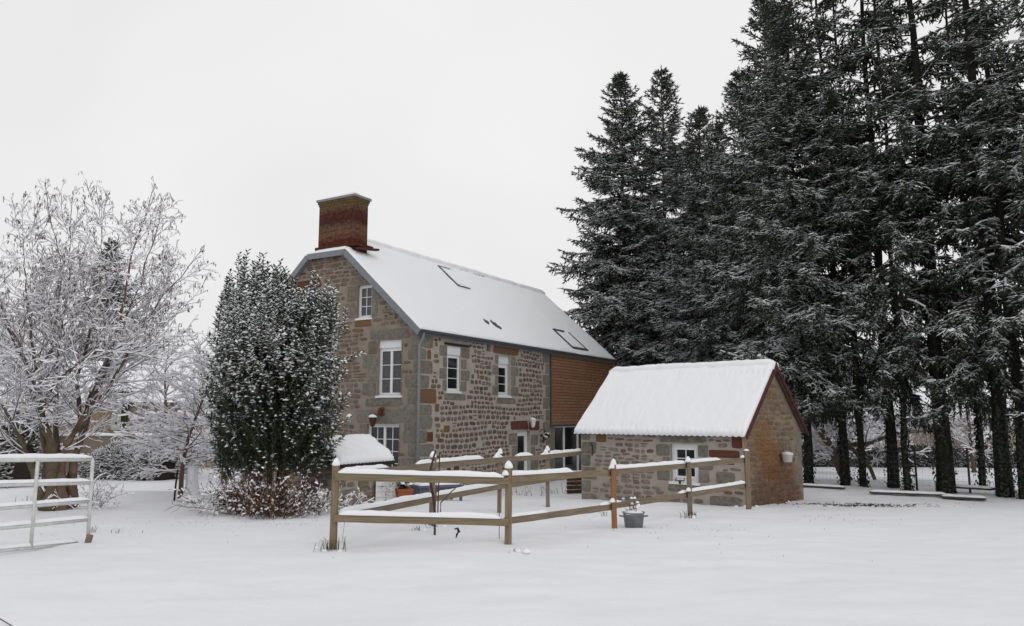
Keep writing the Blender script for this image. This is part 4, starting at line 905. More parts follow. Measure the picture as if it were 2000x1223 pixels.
# ------------------------------------------------------------------ branching helpers
def grow(rnd, p, d, r, L_, lvl, segs, par, tips):
    """par[lvl] = dict(n children per metre, ang, lf, wig, up, step)"""
    P = par[lvl]; n = max(3, int(L_/P['step'])); st = L_/n; p = Vector(p); d = Vector(d).normalized(); rt = max(r*P.get('taper', .25), .003)
    for i in range(n):
        t = i/n; r0 = r+(rt-r)*t; r1 = r+(rt-r)*(i+1)/n
        d = (d+Vector((rnd.gauss(0, 1), rnd.gauss(0, 1), rnd.gauss(0, 1)))*P['wig']+Vector((0, 0, P['up']))).normalized(); q = p+d*st
        segs.append((p.x, p.y, p.z, q.x, q.y, q.z, r0, r1))
        if lvl+1 < len(par) and t > P.get('bare', .15):
            k = P['n']*st; k = int(k)+(rnd.random() < k-int(k))
            for _ in range(k):
                a = rnd.uniform(0, 6.283); s_ = d.orthogonal().normalized(); s_.rotate(__import__('mathutils').Quaternion(d, a)); an = R(rnd.uniform(*P['ang']))
                nd = d*math.cos(an)+s_*math.sin(an)
                if P.get('flat'): nd.z *= P['flat']
                grow(rnd, p.lerp(q, rnd.random()), nd, max(min(r0*.62, P.get('rmax', 9)), .004), L_*P['lf']*rnd.uniform(.6, 1.15)*(1.1-t*.55), lvl+1, segs, par, tips)
        p = q
    tips.append((p.x, p.y, p.z))
def tubes(S_, n=4):
    S_ = np.asarray(S_, float); P0, P1, r0, r1 = S_[:, :3], S_[:, 3:6], S_[:, 6], S_[:, 7]; k = len(S_)
    d = P1-P0; d /= np.linalg.norm(d, axis=1, keepdims=True)+1e-9; ref = np.where(np.abs(d[:, 2:3]) > .9, [[1, 0, 0]], [[0, 0, 1]])
    a = np.cross(d, ref); a /= np.linalg.norm(a, axis=1, keepdims=True)+1e-9; b_ = np.cross(a, d)
    ang = np.arange(n)*2*np.pi/n; c, s_ = np.cos(ang), np.sin(ang)
    ring = a[:, None]*c[None, :, None]+b_[:, None]*s_[None, :, None]
    V = np.concatenate([P0[:, None]+ring*r0[:, None, None], P1[:, None]+ring*r1[:, None, None]], 1)
    base = (np.arange(k)*2*n)[:, None]; i = np.arange(n); j = (i+1) % n
    T = np.stack([base+i, base+i+n, base+j+n, base+j], -1)
    return V.reshape(-1, 3), T.reshape(-1, 4)
def snow_on(S_, w0=.010, h0=.028, keep=.8, rng=RNG, scale=1.):
    """snow lying along the top of the branches: wide ridge, thinner on steep twigs"""
    S_ = np.asarray(S_, float); S_ = S_[rng.random(len(S_)) < keep]
    P0, P1, r0, r1 = S_[:, :3], S_[:, 3:6], S_[:, 6], S_[:, 7]; d = P1-P0; ln = np.linalg.norm(d, axis=1); d /= ln[:, None]+1e-9
    flat = np.sqrt(np.clip(1-d[:, 2]**2, 0, 1)); ok = flat > .3; P0, P1, r0, r1, d, flat = P0[ok], P1[ok], r0[ok], r1[ok], d[ok], flat[ok]; k = len(P0)
    s_ = np.cross(d, [[0, 0, 1]]); s_ /= np.linalg.norm(s_, axis=1, keepdims=True)+1e-9; up = np.cross(s_, d)
    h = (h0*flat**1.5)*rng.uniform(.55, 1.4, k)*scale; V = np.zeros((k, 6, 3))
    for e, (P_, r_) in enumerate(((P0, r0), (P1, r1))):
        wd = (r_*.95+w0*flat)[:, None]; V[:, e*3] = P_-s_*wd+up*(r_*.15)[:, None]; V[:, e*3+1] = P_+s_*wd+up*(r_*.15)[:, None]; V[:, e*3+2] = P_+up*(r_+h)[:, None]
    base = (np.arange(k)*6)[:, None]
    T = np.concatenate([base+np.array([[0, 2, 5, 3]]), base+np.array([[1, 4, 5, 2]]), base+np.array([[0, 3, 4, 1]])], 0)
    return V.reshape(-1, 3), T

# ------------------------------------------------------------------ hazel on the left
x, y = G(108, 998); hz = thing('hazel_tree', 'big bare many-stemmed hazel laden with snow behind the white gate', 'tree', (x, y, gz(x, y)-.05)); h0 = Vector(hz.location)
def hl_(px, py, D): return at(px, py, D)-h0
rnd = random.Random(21)
stems = [ # pixel path, depth, radii, material
    ([(100, 1000), (103, 900), (98, 860), (78, 810), (66, 770), (66, 700), (58, 620), (48, 500), (44, 420)], (y, y-.4), (.17, .012), 'bark_green'),
    ([(122, 1000), (118, 930), (122, 880), (150, 840), (200, 720), (245, 620), (290, 520), (330, 420)], (y, y+.4), (.15, .03), 'bark_red'),
    ([(140, 990), (145, 900), (175, 800), (215, 700), (240, 600), (262, 470), (300, 390)], (y+.3, y+.9), (.12, .03), 'bark_red'),
    ([(85, 1000), (60, 900), (35, 850), (5, 795), (-60, 700)], (y, y-1.2), (.10, .05), 'bark_green'),
    ([(110, 960), (108, 860), (110, 740), (120, 640), (135, 520), (138, 400)], (y+.5, y+.9), (.10, .025), 'bark'),
    ([(95, 960), (85, 860), (50, 700), (5, 600), (-20, 480)], (y+.2, y-.5), (.09, .02), 'bark'),
    ([(128, 960), (160, 850), (150, 740), (185, 620), (200, 500), (198, 400)], (y+.6, y+1.2), (.09, .02), 'bark'),
    ([(75, 800), (110, 745), (145, 715), (185, 685), (260, 690), (330, 700)], (y-.2, y-1.2), (.07, .02), 'bark'),
    ([(66, 720), (100, 690), (112, 600), (120, 500), (98, 400)], (y-.1, y-.6), (.06, .02), 'bark'),
    ([(150, 840), (210, 760), (290, 640), (350, 560), (400, 520)], (y+.1, y-.6), (.06, .02), 'bark'),
    ([(66, 740), (20, 650), (-30, 560)], (y-.1, y-1), (.06, .02), 'bark'),
]
par = [dict(n=5.5, ang=(25, 60), lf=.42, wig=.05, up=.02, step=.25, bare=.1, rmax=.03),
       dict(n=7.5, ang=(25, 50), lf=.46, wig=.055, up=.05, step=.13, bare=.1, rmax=.009, taper=.3),
       dict(n=7.5, ang=(25, 60), lf=.5, wig=.09, up=.03, step=.09, bare=.08), dict(n=0, ang=(30, 60), lf=.4, wig=.15, up=.02, step=.09)]
allseg = []; tips = []; trunks = {}
for path, (d0, d1), (r0, r1), m in stems:
    pts = []; n = len(path)
    for i, (px, py) in enumerate(path):
        t = i/(n-1); px = px if px < 250 else 250+(px-250)*.72; py = py if py > 640 else py+min(26, (640-py)*.14); pts.append(hl_(px, py, d0+(d1-d0)*t))
    fine = []
    for i in range(n-1):
        for k in range(5): fine.append(pts[i].lerp(pts[i+1], k/5)+Vector((rnd.gauss(0, 1), rnd.gauss(0, 1), 0))*.012)
    fine.append(pts[-1]); N = len(fine); rad = [(r1*.45+(r0-r1*.45)*(1-i/(N-1))**1.5)*(1.2 if i < 3 else 1)*(.85+.15*math.sin(i*1.7)) for i in range(N)]
    B().tube(fine, rad, 9).build('trunk', m, hz, smooth=True)
    ms = [(*fine[i], *fine[i+1], rad[i]*.9, rad[i+1]*.9) for i in range(N-1)]; trunks.setdefault('s', []).extend(ms)
    for i in range(int(N*.3), N-1):
        L_ = (fine[i+1]-fine[i]).length; d = (fine[i+1]-fine[i]).normalized(); k = 6.0*L_; k = int(k)+(rnd.random() < k-int(k))
        for _ in range(k):
            s_ = Vector((rnd.gauss(0, 1), rnd.gauss(0, 1), rnd.gauss(0, .35))).normalized(); nd = (d*.55+s_*.85); fr = i/N
            grow(rnd, fine[i], nd, min(rad[i]*.45, .018), rnd.uniform(.95, 2.0)*(1.15-.5*fr), 1, allseg, par, tips)
    grow(rnd, fine[-1], fine[-1]-fine[-2], r1*.5, .8, 1, allseg, par, tips)
print('hazel segs', len(allseg))
V, T = tubes(allseg, 3); link('crown', mesh_np('crown', V, T, 'twig'), hz, kind='stuff')
V, T = snow_on(allseg+trunks['s'], .0055, .018, .95); link('snow', mesh_np('snow', V, T, 'twig_snow'), hz, kind='stuff')
cat_ = [t for t in tips if t[2]+h0.z > 3.2]; cs = []
for t in cat_:
    if rnd.random() < .5:
        for _ in range(rnd.choice((1, 2, 3))):
            a = (t[0]+rnd.uniform(-.03, .03), t[1]+rnd.uniform(-.03, .03), t[2]-rnd.uniform(0, .05)); cs.append((*a, a[0]+rnd.uniform(-.01, .01), a[1], a[2]-rnd.uniform(.04, .07), .008, .006))
V, T = tubes(cs, 3); link('catkins', mesh_np('catkins', V, T, 'bark'), hz, kind='stuff')

# a generic snowy bare tree (used for the tree beside the laurel and the woods behind)
def bare_mesh(seed, H, nst, spread, par_, r0, flat=1, low=.12):
    rnd = random.Random(seed); segs = []; tips_ = []; tr = []
    p = Vector((0, 0, 0)); d = Vector((rnd.gauss(0, .05), rnd.gauss(0, .05), 1)); n = 12; r = r0
    for i in range(n):
        q = p+d.normalized()*H*.85/n; tr.append((*p, *q, r0*(1-i/n*.9), r0*(1-(i+1)/n*.9))); fr = i/n
        if fr >= low:
            for _ in range(nst):
                a = rnd.uniform(0, 6.283); el = rnd.uniform(-.05, .55)+fr*.5; nd = Vector((math.cos(a), math.sin(a), el))
                grow(rnd, p.lerp(q, rnd.random()), nd, r0*.3*(1-fr*.7)+.004, spread*(1.05-fr*.6)*rnd.uniform(.6, 1.1), 0, segs, par_, tips_)
        p = q; d = (d+Vector((rnd.gauss(0, .06), rnd.gauss(0, .06), .1))).normalized()
    return tr, segs
parL = [dict(n=6.5, ang=(25, 55), lf=.45, wig=.05, up=-.012, step=.16, bare=.12, rmax=.010, flat=.6), dict(n=8, ang=(25, 60), lf=.45, wig=.09, up=-.02, step=.09, bare=.1, flat=.7), dict(n=0, ang=(30, 60), lf=.4, wig=.12, up=-.03, step=.07)]
x, y = G(352, 975); tr, sg_ = bare_mesh(4, 4.7, 8, 1.75, parL, .07, low=.10); print('larch segs', len(sg_))
lt = thing('snowy_small_tree', 'small fine-twigged tree thickly coated in snow beside the laurel', 'tree', (x, y, gz(x, y)-.05))
V, T = tubes(tr, 7); link('trunk', mesh_np('trunk', V, T, 'bark', True), lt); V, T = tubes(sg_, 3); link('crown', mesh_np('crown', V, T, 'twig'), lt, kind='stuff')
V, T = snow_on(sg_, .009, .024, .92); link('snow', mesh_np('snow', V, T, 'twig_snow'), lt, kind='stuff')
# post draped in snow
x, y = G(372, 968); q = B(); snow_cap(q, (0, 0, 0), .16, .25, 3, 14); V = q.V
b = B(); b.lathe([(.36, -.1), (.24, .04), (.155, .25), (.135, .5), (.145, .68), (.11, .82), (.05, .88), (0, .89)], (0, 0, 0), 18); b.map(lambda x_, y_, z_: (x_+.03*math.sin(z_*5)+.015*math.sin(y_*40), y_+.02*math.cos(z_*7), z_))
thing('snow_covered_stump', 'stump wholly wrapped in snow under the fine-twigged tree', 'stump', (x, y, gz(x, y)), me=b.me('snow_covered_stump', 'snow', True))
x, y = G(340, 978); b = B(); b.tube([(0, 0, -.1), (.02, 0, .4), (.05, 0, .8)], .025, 6); thing('old_post', 'thin dark leaning post left of the snow-wrapped stump', 'post', (x, y, gz(x, y)), me=b.me('old_post', 'darkwood'))

# ------------------------------------------------------------------ laurel
x, y = at(528, 1000, 17.4).x, 17.4; lz = gz(x, y)-.03
la = thing('cherry_laurel', 'tall dark evergreen laurel bush dusted with snow, left of the house gable', 'bush', (x, y, lz)); rnd = random.Random(31)
def prof_r(z): return float(np.interp(z, [0, .5, 1.2, 2.2, 3.4, 4.2, 4.9, 5.4, 6], [.85, 1.05, 1.12, 1.16, 1.22, 1.14, .82, .45, .15]))
shoots = []
for i in range(1700):
    a = rnd.uniform(0, 6.283); z = rnd.uniform(.7, 4.45+.35*math.sin(a*4+1)); rr_ = prof_r(z)*(1+.16*float(vnoise(a*1.9+5, z*1.1, 8))+.24*float(vnoise(a*4, z*2.2, 3))); k = rnd.random()**.45
    if z > 3.8: k = rnd.random()**.6
    c = Vector((math.cos(a)*rr_*k, math.sin(a)*rr_*k*.9, z)); outd = Vector((math.cos(a), math.sin(a), 0))
    up = 1.0 if z > 3 else .55; le = rnd.uniform(.28, .7)*(1.2 if z > 4 else 1)
    shoots.append((c, (outd*(.55 if z < 3.4 else .22)*k+Vector((rnd.gauss(0, .12), rnd.gauss(0, .12), up))).normalized(), le))
for px, py in ((450, 530), (468, 540), (483, 490), (515, 497), (498, 530), (548, 510), (556, 535), (600, 562), (638, 575), (650, 590), (440, 570), (577, 548), (620, 568)):
    t = at(px, py, 17.4+rnd.uniform(-.5, .5))-Vector((x, y, lz)); c = t-Vector((rnd.gauss(0, .05), 0, rnd.uniform(.8, 1.0))); shoots.append((c, (t-c).normalized(), (t-c).length)); 
    for _ in range(6): c2 = c+Vector((rnd.gauss(0, .14), rnd.gauss(0, .14), rnd.uniform(-.1, .15))); shoots.append((c2, (t-c).normalized(), rnd.uniform(.45, .75)))
for px, py, px2, py2 in ((620, 725, 708, 690), (615, 735, 690, 700), (610, 700, 680, 705), (615, 745, 676, 722), (610, 740, 665, 735), (600, 690, 655, 672), (605, 650, 648, 610), (600, 800, 650, 770), (600, 860, 652, 830)):
    c = at(px, py, 17.1)-Vector((x, y, lz)); t = at(px2, py2, 16.9)-Vector((x, y, lz)); shoots.append((c, (t-c).normalized(), (t-c).length))
LV = []; LT = []; SV = []; ST = []; stems_ = []
for c, d, le in shoots:
    n = max(6, int(le/.030)); s0 = d.orthogonal().normalized(); stems_.append((*c, *(c+d*le), .008, .004))
    for i in range(n):
        t = (i+.5)/n; p = c+d*le*t; a = i*2.4+rnd.uniform(-.3, .3); s_ = s0.copy(); s_.rotate(__import__('mathutils').Quaternion(d, a)); sz = rnd.uniform(.11, .175)*(1-.25*t)
        ax = (s_*.85+d*(.45+.5*t)+Vector((0, 0, -.12))).normalized(); wd = ax.cross(Vector((0, 0, 1)))
        if wd.length < .2: wd = ax.cross(Vector((1, 0, 0)))
        wd.normalize(); upn = wd.cross(ax)
        if upn.z < 0: upn = -upn
        wd2 = wd*sz*.23; m0 = p+ax*sz*.5-upn*.006; n0 = len(LV)
        LV += [p, m0+wd2+upn*.012, p+ax*sz-upn*.012, m0-wd2+upn*.012, m0-upn*.004]; LT += [(n0, n0+1, n0+4), (n0+1, n0+2, n0+4), (n0+2, n0+3, n0+4), (n0+3, n0, n0+4)]
        # snow caught by the upward, outer leaves
        rr_ = math.hypot(p.x, p.y)/max(.3, prof_r(p.z)); ex_ = np.interp(p.z, [.3, 1.6, 2.4, 3.2, 4.2, 5.5], [.10, .12, .22, .72, 1.05, .9])
        if p.z < 2.6 and p.x > .9: ex_ += .22
        if rr_ > .62 and rnd.random() < ex_*(.45+.7*float(vnoise(p.x*2.2+9, p.z*2.2, 2)+.5)) and upn.z > .25:
            n0 = len(SV); q0 = m0+upn*.014; hh2 = Vector((0, 0, rnd.uniform(.014, .034))); SV += [p+upn*.01+ax*sz*.1, q0+wd2*1.3, p+ax*sz*.92+upn*.004, q0-wd2*1.3, q0+hh2]
            ST += [(n0, n0+4, n0+1), (n0+1, n0+4, n0+2), (n0+2, n0+4, n0+3), (n0+3, n0+4, n0), (n0, n0+1, n0+2), (n0, n0+2, n0+3)]
print('laurel leaves', len(LT)//4, 'snow', len(ST)//6)
rnp = random.Random(5); q = B()
for c, d, le in shoots:
    t_ = c+d*le
    if t_.z > 2.4 and math.hypot(t_.x, t_.y) > .7*prof_r(min(t_.z, 4.6)) and rnp.random() < .6:
        for _ in range(rnp.choice((1, 2))): snow_cap(q, t_-d*rnp.uniform(.05, le*.8)+Vector((rnp.gauss(0, .04), rnp.gauss(0, .04), .0)), rnp.uniform(.022, .068), rnp.uniform(.025, .055), rnp.randrange(999), 6)
q.build('snow_pads', 'twig_snow', la, smooth=True, kind='stuff')
link('foliage', mesh_np('foliage', np.array([tuple(v) for v in LV]), np.array(LT), 'laurel'), la, kind='stuff'); link('snow', mesh_np('snow', np.array([tuple(v) for v in SV]), np.array(ST), 'twig_snow'), la, kind='stuff')
for i in range(9): a = i*.7; stems_ += [(math.cos(a)*.2, math.sin(a)*.2, 0, math.cos(a)*.55, math.sin(a)*.55, 2.4, .05, .03), (math.cos(a)*.55, math.sin(a)*.55, 2.4, math.cos(a)*.8, math.sin(a)*.7, 4.2, .03, .012)]
V, T = tubes(stems_, 5); link('stems', mesh_np('stems', V, T, 'bark'), la)
# brambles and low shrubs at its foot
def shrub(px, py, D, H, r, n, m, label, cat, seed, sn=.5, up=.05, name='bramble'):
    rnd = random.Random(seed); p = at(px, py, D); z = gz(p.x, p.y); root = thing(name, label, cat, (p.x, p.y, z)); segs = []
    pr = [dict(n=9, ang=(25, 70), lf=.45, wig=.16, up=-.05, step=.1, bare=.1, rmax=.006), dict(n=9, ang=(25, 70), lf=.5, wig=.2, up=-.03, step=.06, bare=.1), dict(n=0, ang=(30, 60), lf=.4, wig=.2, up=0, step=.05)]
    for _ in range(n):
        a = rnd.uniform(0, 6.283); q = rnd.random()**.6*r; grow(rnd, (math.cos(a)*q, math.sin(a)*q*.6, -.05), (math.cos(a)*.6, math.sin(a)*.4, rnd.uniform(.5, 1.5)), .008, H*rnd.uniform(.6, 1.3), 0, segs, pr, [])
    V, T = tubes(segs, 3); link('stems', mesh_np('stems', V, T, m), root, kind='stuff'); 
    if name == 'bramble': link('dead_leaves', mesh('dead_leaves', *leaf_ball((0, 0, H*.35), r, 700, .055, rnd, .6), 'bramble'), root, kind='stuff')
    V, T = snow_on(segs, .010, .026, sn); link('snow', mesh_np('snow', V, T, 'twig_snow'), root, kind='stuff')
shrub(490, 992, 16.5, .95, .45, 50, 'bramble', 'red brown bramble thicket with snowy arching canes at the left foot of the laurel', 'bramble', 1, .12)
shrub(540, 1002, 16.0, .9, .55, 56, 'bramble', 'tangled russet bramble canes in front of the middle of the laurel', 'bramble', 2, .09)
shrub(455, 930, 16.6, .9, .45, 16, 'bramble', 'snowy bare twigs rising against the lower left of the laurel', 'bramble', 3, .55)
shrub(620, 1000, 16.6, .45, .4, 18, 'twig', 'low snowy shrub right of the brambles below the laurel', 'shrub', 4, .75, name='low_shrub')
shrub(665, 985, 17.6, .5, .35, 18, 'bramble', 'small snowy shrub in front of the stone shelter behind the left fence post', 'shrub', 5, .75, name='low_shrub')
shrub(405, 965, 19.5, .4, .3, 12, 'twig', 'small snowy shrub right of the wrapped stump', 'shrub', 6, .7, name='low_shrub')
shrub(1100, 952, 25.5, .38, .8, 26, 'darkwood', 'dark snowy clump of plants in front of the patio glazing', 'shrub', 7, .7, name='low_shrub')
shrub(1030, 955, 24.5, .3, .6, 18, 'darkwood', 'low dark snowy clump of plants below the white door', 'shrub', 8, .7, name='low_shrub')
shrub(165, 930, 17.6, .8, .4, 12, 'twig', 'thin snowy suckers at the right foot of the hazel', 'shrub', 9, .6, name='low_shrub')
rnd = random.Random(77); b = B()
p = at(1115, 945, 25.0); lp = thing('log_pile', 'short stack of dark timber at the left corner of the outbuilding', 'log pile', (p.x+.35, p.y, gz(p.x, p.y)), .3)
for k in range(5): B().tube([(-.5, 0, .08+.13*k), (.5, rnd.uniform(-.02, .02), .08+.13*k)], .06, 8).build('log', 'rust', lp)
q = B(); snow_bar(q, (-.5, 0, .66), (.5, 0, .66), .14, .07, 3); q.build('snow', 'snow', lp, smooth=True)

# ------------------------------------------------------------------ spruces
def spruce_crown(seed, H, zb, Rm, dens, gap=0., droop=.5):
    """numpy spruce: returns V,T of needle sprays (closed little spindles) and branch segments"""
    rnd = random.Random(seed); sp = []; br = []
    z = zb; 
    while z < H-.15:
        fr = (z-zb)/(H-zb); Lr = Rm*min(1, 1.22*(1-fr)**.66)*(.74+.26*min(1, (fr+.05)*5))
        nb_ = rnd.choice((4, 5, 5, 6))
        for k in range(nb_):
            a = rnd.uniform(0, 6.283)
            if rnd.random() < gap*(1-fr*.5)*(2.0 if vnoise(z*.55+seed*9, a*1.3, 4) > 0 else .5): continue
            L_ = max(.15, Lr*rnd.uniform(.45, 1.2)); dirh = Vector((math.cos(a), math.sin(a), 0)); el = .15+.75*fr**1.5; dz = -.32*(1-fr)*droop*2
            n = max(3, int(L_/.22)); p = Vector((0, 0, z)); r = .012+.012*L_
            for i in range(n):
                t = (i+.5)/n; dd = (dirh+Vector((rnd.gauss(0, .06), rnd.gauss(0, .06), (el if fr > .75 else el*.5)+dz*(1.6*math.sin(min(t, .75)*math.pi))+(.55 if t > .8 else 0)*(1-fr)+rnd.gauss(0, .04)))).normalized()
                q = p+dd*(L_/n); br.append((*p, *q, r*(1-t*.7), r*(1-t*.8)))
                if t > .18:
                    # side sprays
                    sd = dd.cross(Vector((0, 0, 1))).normalized(); sl2 = L_*.34*(1.12-t)*1.2+.16
                    for s_ in (-1, 1):
                        for c_ in range(3 if L_ > 1 else 2):
                            if rnd.random() > dens: continue
                            o = p.lerp(q, rnd.random()); d2 = (sd*s_*rnd.uniform(.5, 1)+dd*rnd.uniform(.3, 1.0)+Vector((0, 0, rnd.uniform(.35, -1.5)*droop*(1-fr*.6)))).normalized()
                            ln = sl2*rnd.uniform(.5, 1.1); m_ = max(2, int(ln/.12)); pp = o; hang = rnd.random() < .45*droop*(1-fr)
                            if hang: d2 = (d2*.35+Vector((0, 0, -1))).normalized()
                            for j in range(m_):
                                d3 = (d2+Vector((rnd.gauss(0, .22), rnd.gauss(0, .22), rnd.gauss(0, .16)-.10*droop*j))).normalized(); sp.append((*pp, *(d3*rnd.uniform(.16, .25))))
                                s3 = d3.cross(Vector((0, 0, 1))).normalized()*(1 if j % 2 else -1)
                                d4 = (d3*.6+s3*.9+Vector((0, 0, rnd.uniform(-.4, .1)))).normalized(); sp.append((*pp, *(d4*rnd.uniform(.12, .21)))); pp = pp+d3*.12
                    d3 = (dd+Vector((rnd.gauss(0, .3), rnd.gauss(0, .3), rnd.gauss(0, .2)))).normalized(); sp.append((*p, *(d3*.2)))
                p = q
            for _ in range(3): d3 = (dd+Vector((rnd.gauss(0, .35), rnd.gauss(0, .35), rnd.uniform(-.1, .4)))).normalized(); sp.append((*p, *(d3*rnd.uniform(.15, .25))))
        z += rnd.uniform(.20, .34)*(1 if fr < .7 else .75)
    for i in range(30):
        zz = H-.9+i*.035; a = rnd.uniform(0, 6.283); sp.append((0, 0, zz, math.cos(a)*.16*(1-i/34), math.sin(a)*.16*(1-i/34), .13))
    sp.append((0, 0, H-.05, 0, 0, .4)); br.append((0, 0, H-1, 0, 0, H+.1, .03, .012))
    return np.array(sp), br
def spindles(sp, rng, wd=.026):
    P, D = sp[:, :3], sp[:, 3:]; k = len(sp); ln = np.linalg.norm(D, axis=1, keepdims=True); d = D/ln
    ref = np.where(np.abs(d[:, 2:3]) > .93, [[1, 0, 0]], [[0, 0, 1]]); s_ = np.cross(d, ref); s_ /= np.linalg.norm(s_, axis=1, keepdims=True); u = np.cross(s_, d)
    w_ = wd*rng.uniform(.75, 1.35, (k, 1)); M0 = P+D*.35
    V = np.stack([P, M0+s_*w_, M0-s_*w_, M0-u*w_*.8, P+D, M0+u*w_*.75], 1)
    base = (np.arange(k)*6)[:, None]
    T = np.concatenate([base+np.array([[a, b_, c]]) for a, b_, c in ((0, 5, 1), (0, 2, 5), (1, 5, 4), (5, 2, 4), (0, 1, 3), (0, 3, 2), (1, 4, 3), (2, 3, 4))], 0)
    return V.reshape(-1, 3), T
rngS = np.random.default_rng(5)
CR = {}
for key, a in dict(A=(1, 17.2, 3.2, 3.2, .95, .0, .5), B=(2, 17.0, 3.0, 3.0, .9, .04, .6), C=(3, 19.0, 3.4, 2.6, .76, .54, .9), D=(4, 21.0, 3.8, 2.7, .70, .64, 1.0)).items():
    sp, br = spruce_crown(*a); V, T = spindles(sp, rngS); cm = mesh_np('crown', V, T, 'spruce'); V, T = tubes(br, 4); bm_ = mesh_np('limbs', V, T, 'spruce_bark'); V, T = snow_on(br, .008, .022, .35, rngS); sm = mesh_np('snow', V, T, 'twig_snow')
    CR[key] = (cm, bm_, sm, a[1]); print('crown', key, len(sp))
TR = [ # px, py of base, depth if hidden, crown, height scale, width scale, trunk radius, ivy, label
    (1227, None, 42.0, 'A', 1.28, 1.36, .27, 0, 'leftmost tall spruce, dense and pointed, just beyond the far end of the house roof'),
    (1312, None, 41.0, 'B', 1.29, 1.2, .25, 0, 'second spruce from the left, its tip slightly higher than its left neighbour'),
    (1388, None, 38.5, 'A', 1.08, 1.2, .25, 0, 'shorter spruce in the dip behind the outbuilding ridge'),
    (1475, None, 35.0, 'B', 1.12, 1.05, .24, 0, 'spruce rising behind the right end of the outbuilding roof'),
    (1424, None, 37.0, 'A', 1.0, 1.0, .24, 0, 'spruce filling the gap between the shorter spruce and the tall dark mass'),
    (1530, None, 30.0, 'B', 1.16, 1.05, .22, 0, 'dark spruce directly above the peak of the outbuilding gable'),
    (1579, 945, None, 'A', 1.05, .9, .16, 1, 'ivy-clad spruce whose trunk stands just right of the outbuilding'),
    (1650, 948, None, 'C', 1.0, 1.0, .15, 1, 'spruce with ivied trunk beside the leaning old tree'),
    (1686, 950, None, 'C', 1.0, .8, .11, 1, 'slim ivied spruce between the leaning tree and the thick straight trunk'),
    (1745, 952, None, 'C', 1.1, 1.0, .18, 1, 'spruce with a long straight bare trunk seen against the sky'),
    (1774, 960, None, 'D', .95, .75, .10, 1, 'thin ivied spruce hard against the right of the straight trunk'),
    (1848, 963, None, 'C', 1.1, 1.05, .27, 1, 'thickest ivy-covered spruce trunk, left of the planks on the ground'),
    (1919, 952, None, 'D', .95, .9, .10, 1, 'slender spruce behind the planks on the ground'),
    (1964, 970, None, 'D', 1.05, 1.0, .24, 1, 'stout ivied spruce to the right of the planks'),
    (2003, 975, None, 'C', 1.0, 1.0, .16, 1, 'spruce cut by the right edge of the picture'),
    (2120, 985, None, 'C', 1.05, 1.0, .25, 1, 'spruce standing just beyond the right edge of the picture'),
]
for i, (px, py, D, key, hs, ws_, tr_, ivy, lab) in enumerate(TR):
    tr_ *= .8
    if py: x, y = G(px, py)
    else: x, y = at(px, 900, D).x, D
    z = gz(x, y); root = thing('spruce_tree', lab, 'spruce', (x, y, z-.05), rnd.uniform(0, 6.28), 'row of tall spruces'); cm, bm_, sm, H = CR[key]
    Ht = H*hs; b = B(); pts = [(0, 0, -.2)]; rad = [tr_*1.25]
    for k in range(1, 15): t = k/14; pts.append((.05*math.sin(k*1.3+i), .05*math.cos(k+i), t*Ht*.93)); rad.append(tr_*(1.0-t*.85)+.01)
    b.tube(pts, rad, 10); b.build('trunk', 'spruce_bark' if not ivy else 'ivied_bark', root, smooth=True)
    zo = -.9 if ivy else 0
    for me_, nm in ((cm, 'crown'), (bm_, 'limbs'), (sm, 'snow')): link(nm, me_, root, (0, 0, zo), (0, 0, 0), (ws_, ws_, hs), kind='stuff')
    if ivy:
        V = []; Fc = []; r_ = random.Random(i)
        for _ in range(2600 if tr_ > .15 else 1500):
            a = r_.uniform(0, 6.283); zz = 6.5*r_.random()**1.2; q = tr_*(1.0-.5*zz/14)+r_.random()**1.6*.13*(1+.8*math.sin(zz*4+a*2+i)); c = Vector((math.cos(a)*q, math.sin(a)*q, zz)); nrm = Vector((math.cos(a), math.sin(a), r_.uniform(-.2, .9))).normalized()
            t1 = nrm.orthogonal().normalized(); t1.rotate(__import__('mathutils').Quaternion(nrm, r_.uniform(0, 6.28))); t2 = nrm.cross(t1); s_ = r_.uniform(.03, .055); n0 = len(V); V += [c+t1*s_, c+t2*s_*.7, c-t1*s_, c-t2*s_*.7]; Fc.append((n0, n0+1, n0+2, n0+3))
        link('ivy', mesh('ivy', V, Fc, 'ivy'), root, kind='stuff')
# low snowy boughs hanging below the crowns of the near spruces
parD = [dict(n=7, ang=(30, 65), lf=.42, wig=.06, up=-.03, step=.14, bare=.12, rmax=.012, flat=.5), dict(n=9, ang=(30, 65), lf=.4, wig=.1, up=-.05, step=.08, bare=.1, flat=.6), dict(n=0, ang=(30, 60), lf=.4, wig=.12, up=-.03, step=.07)]

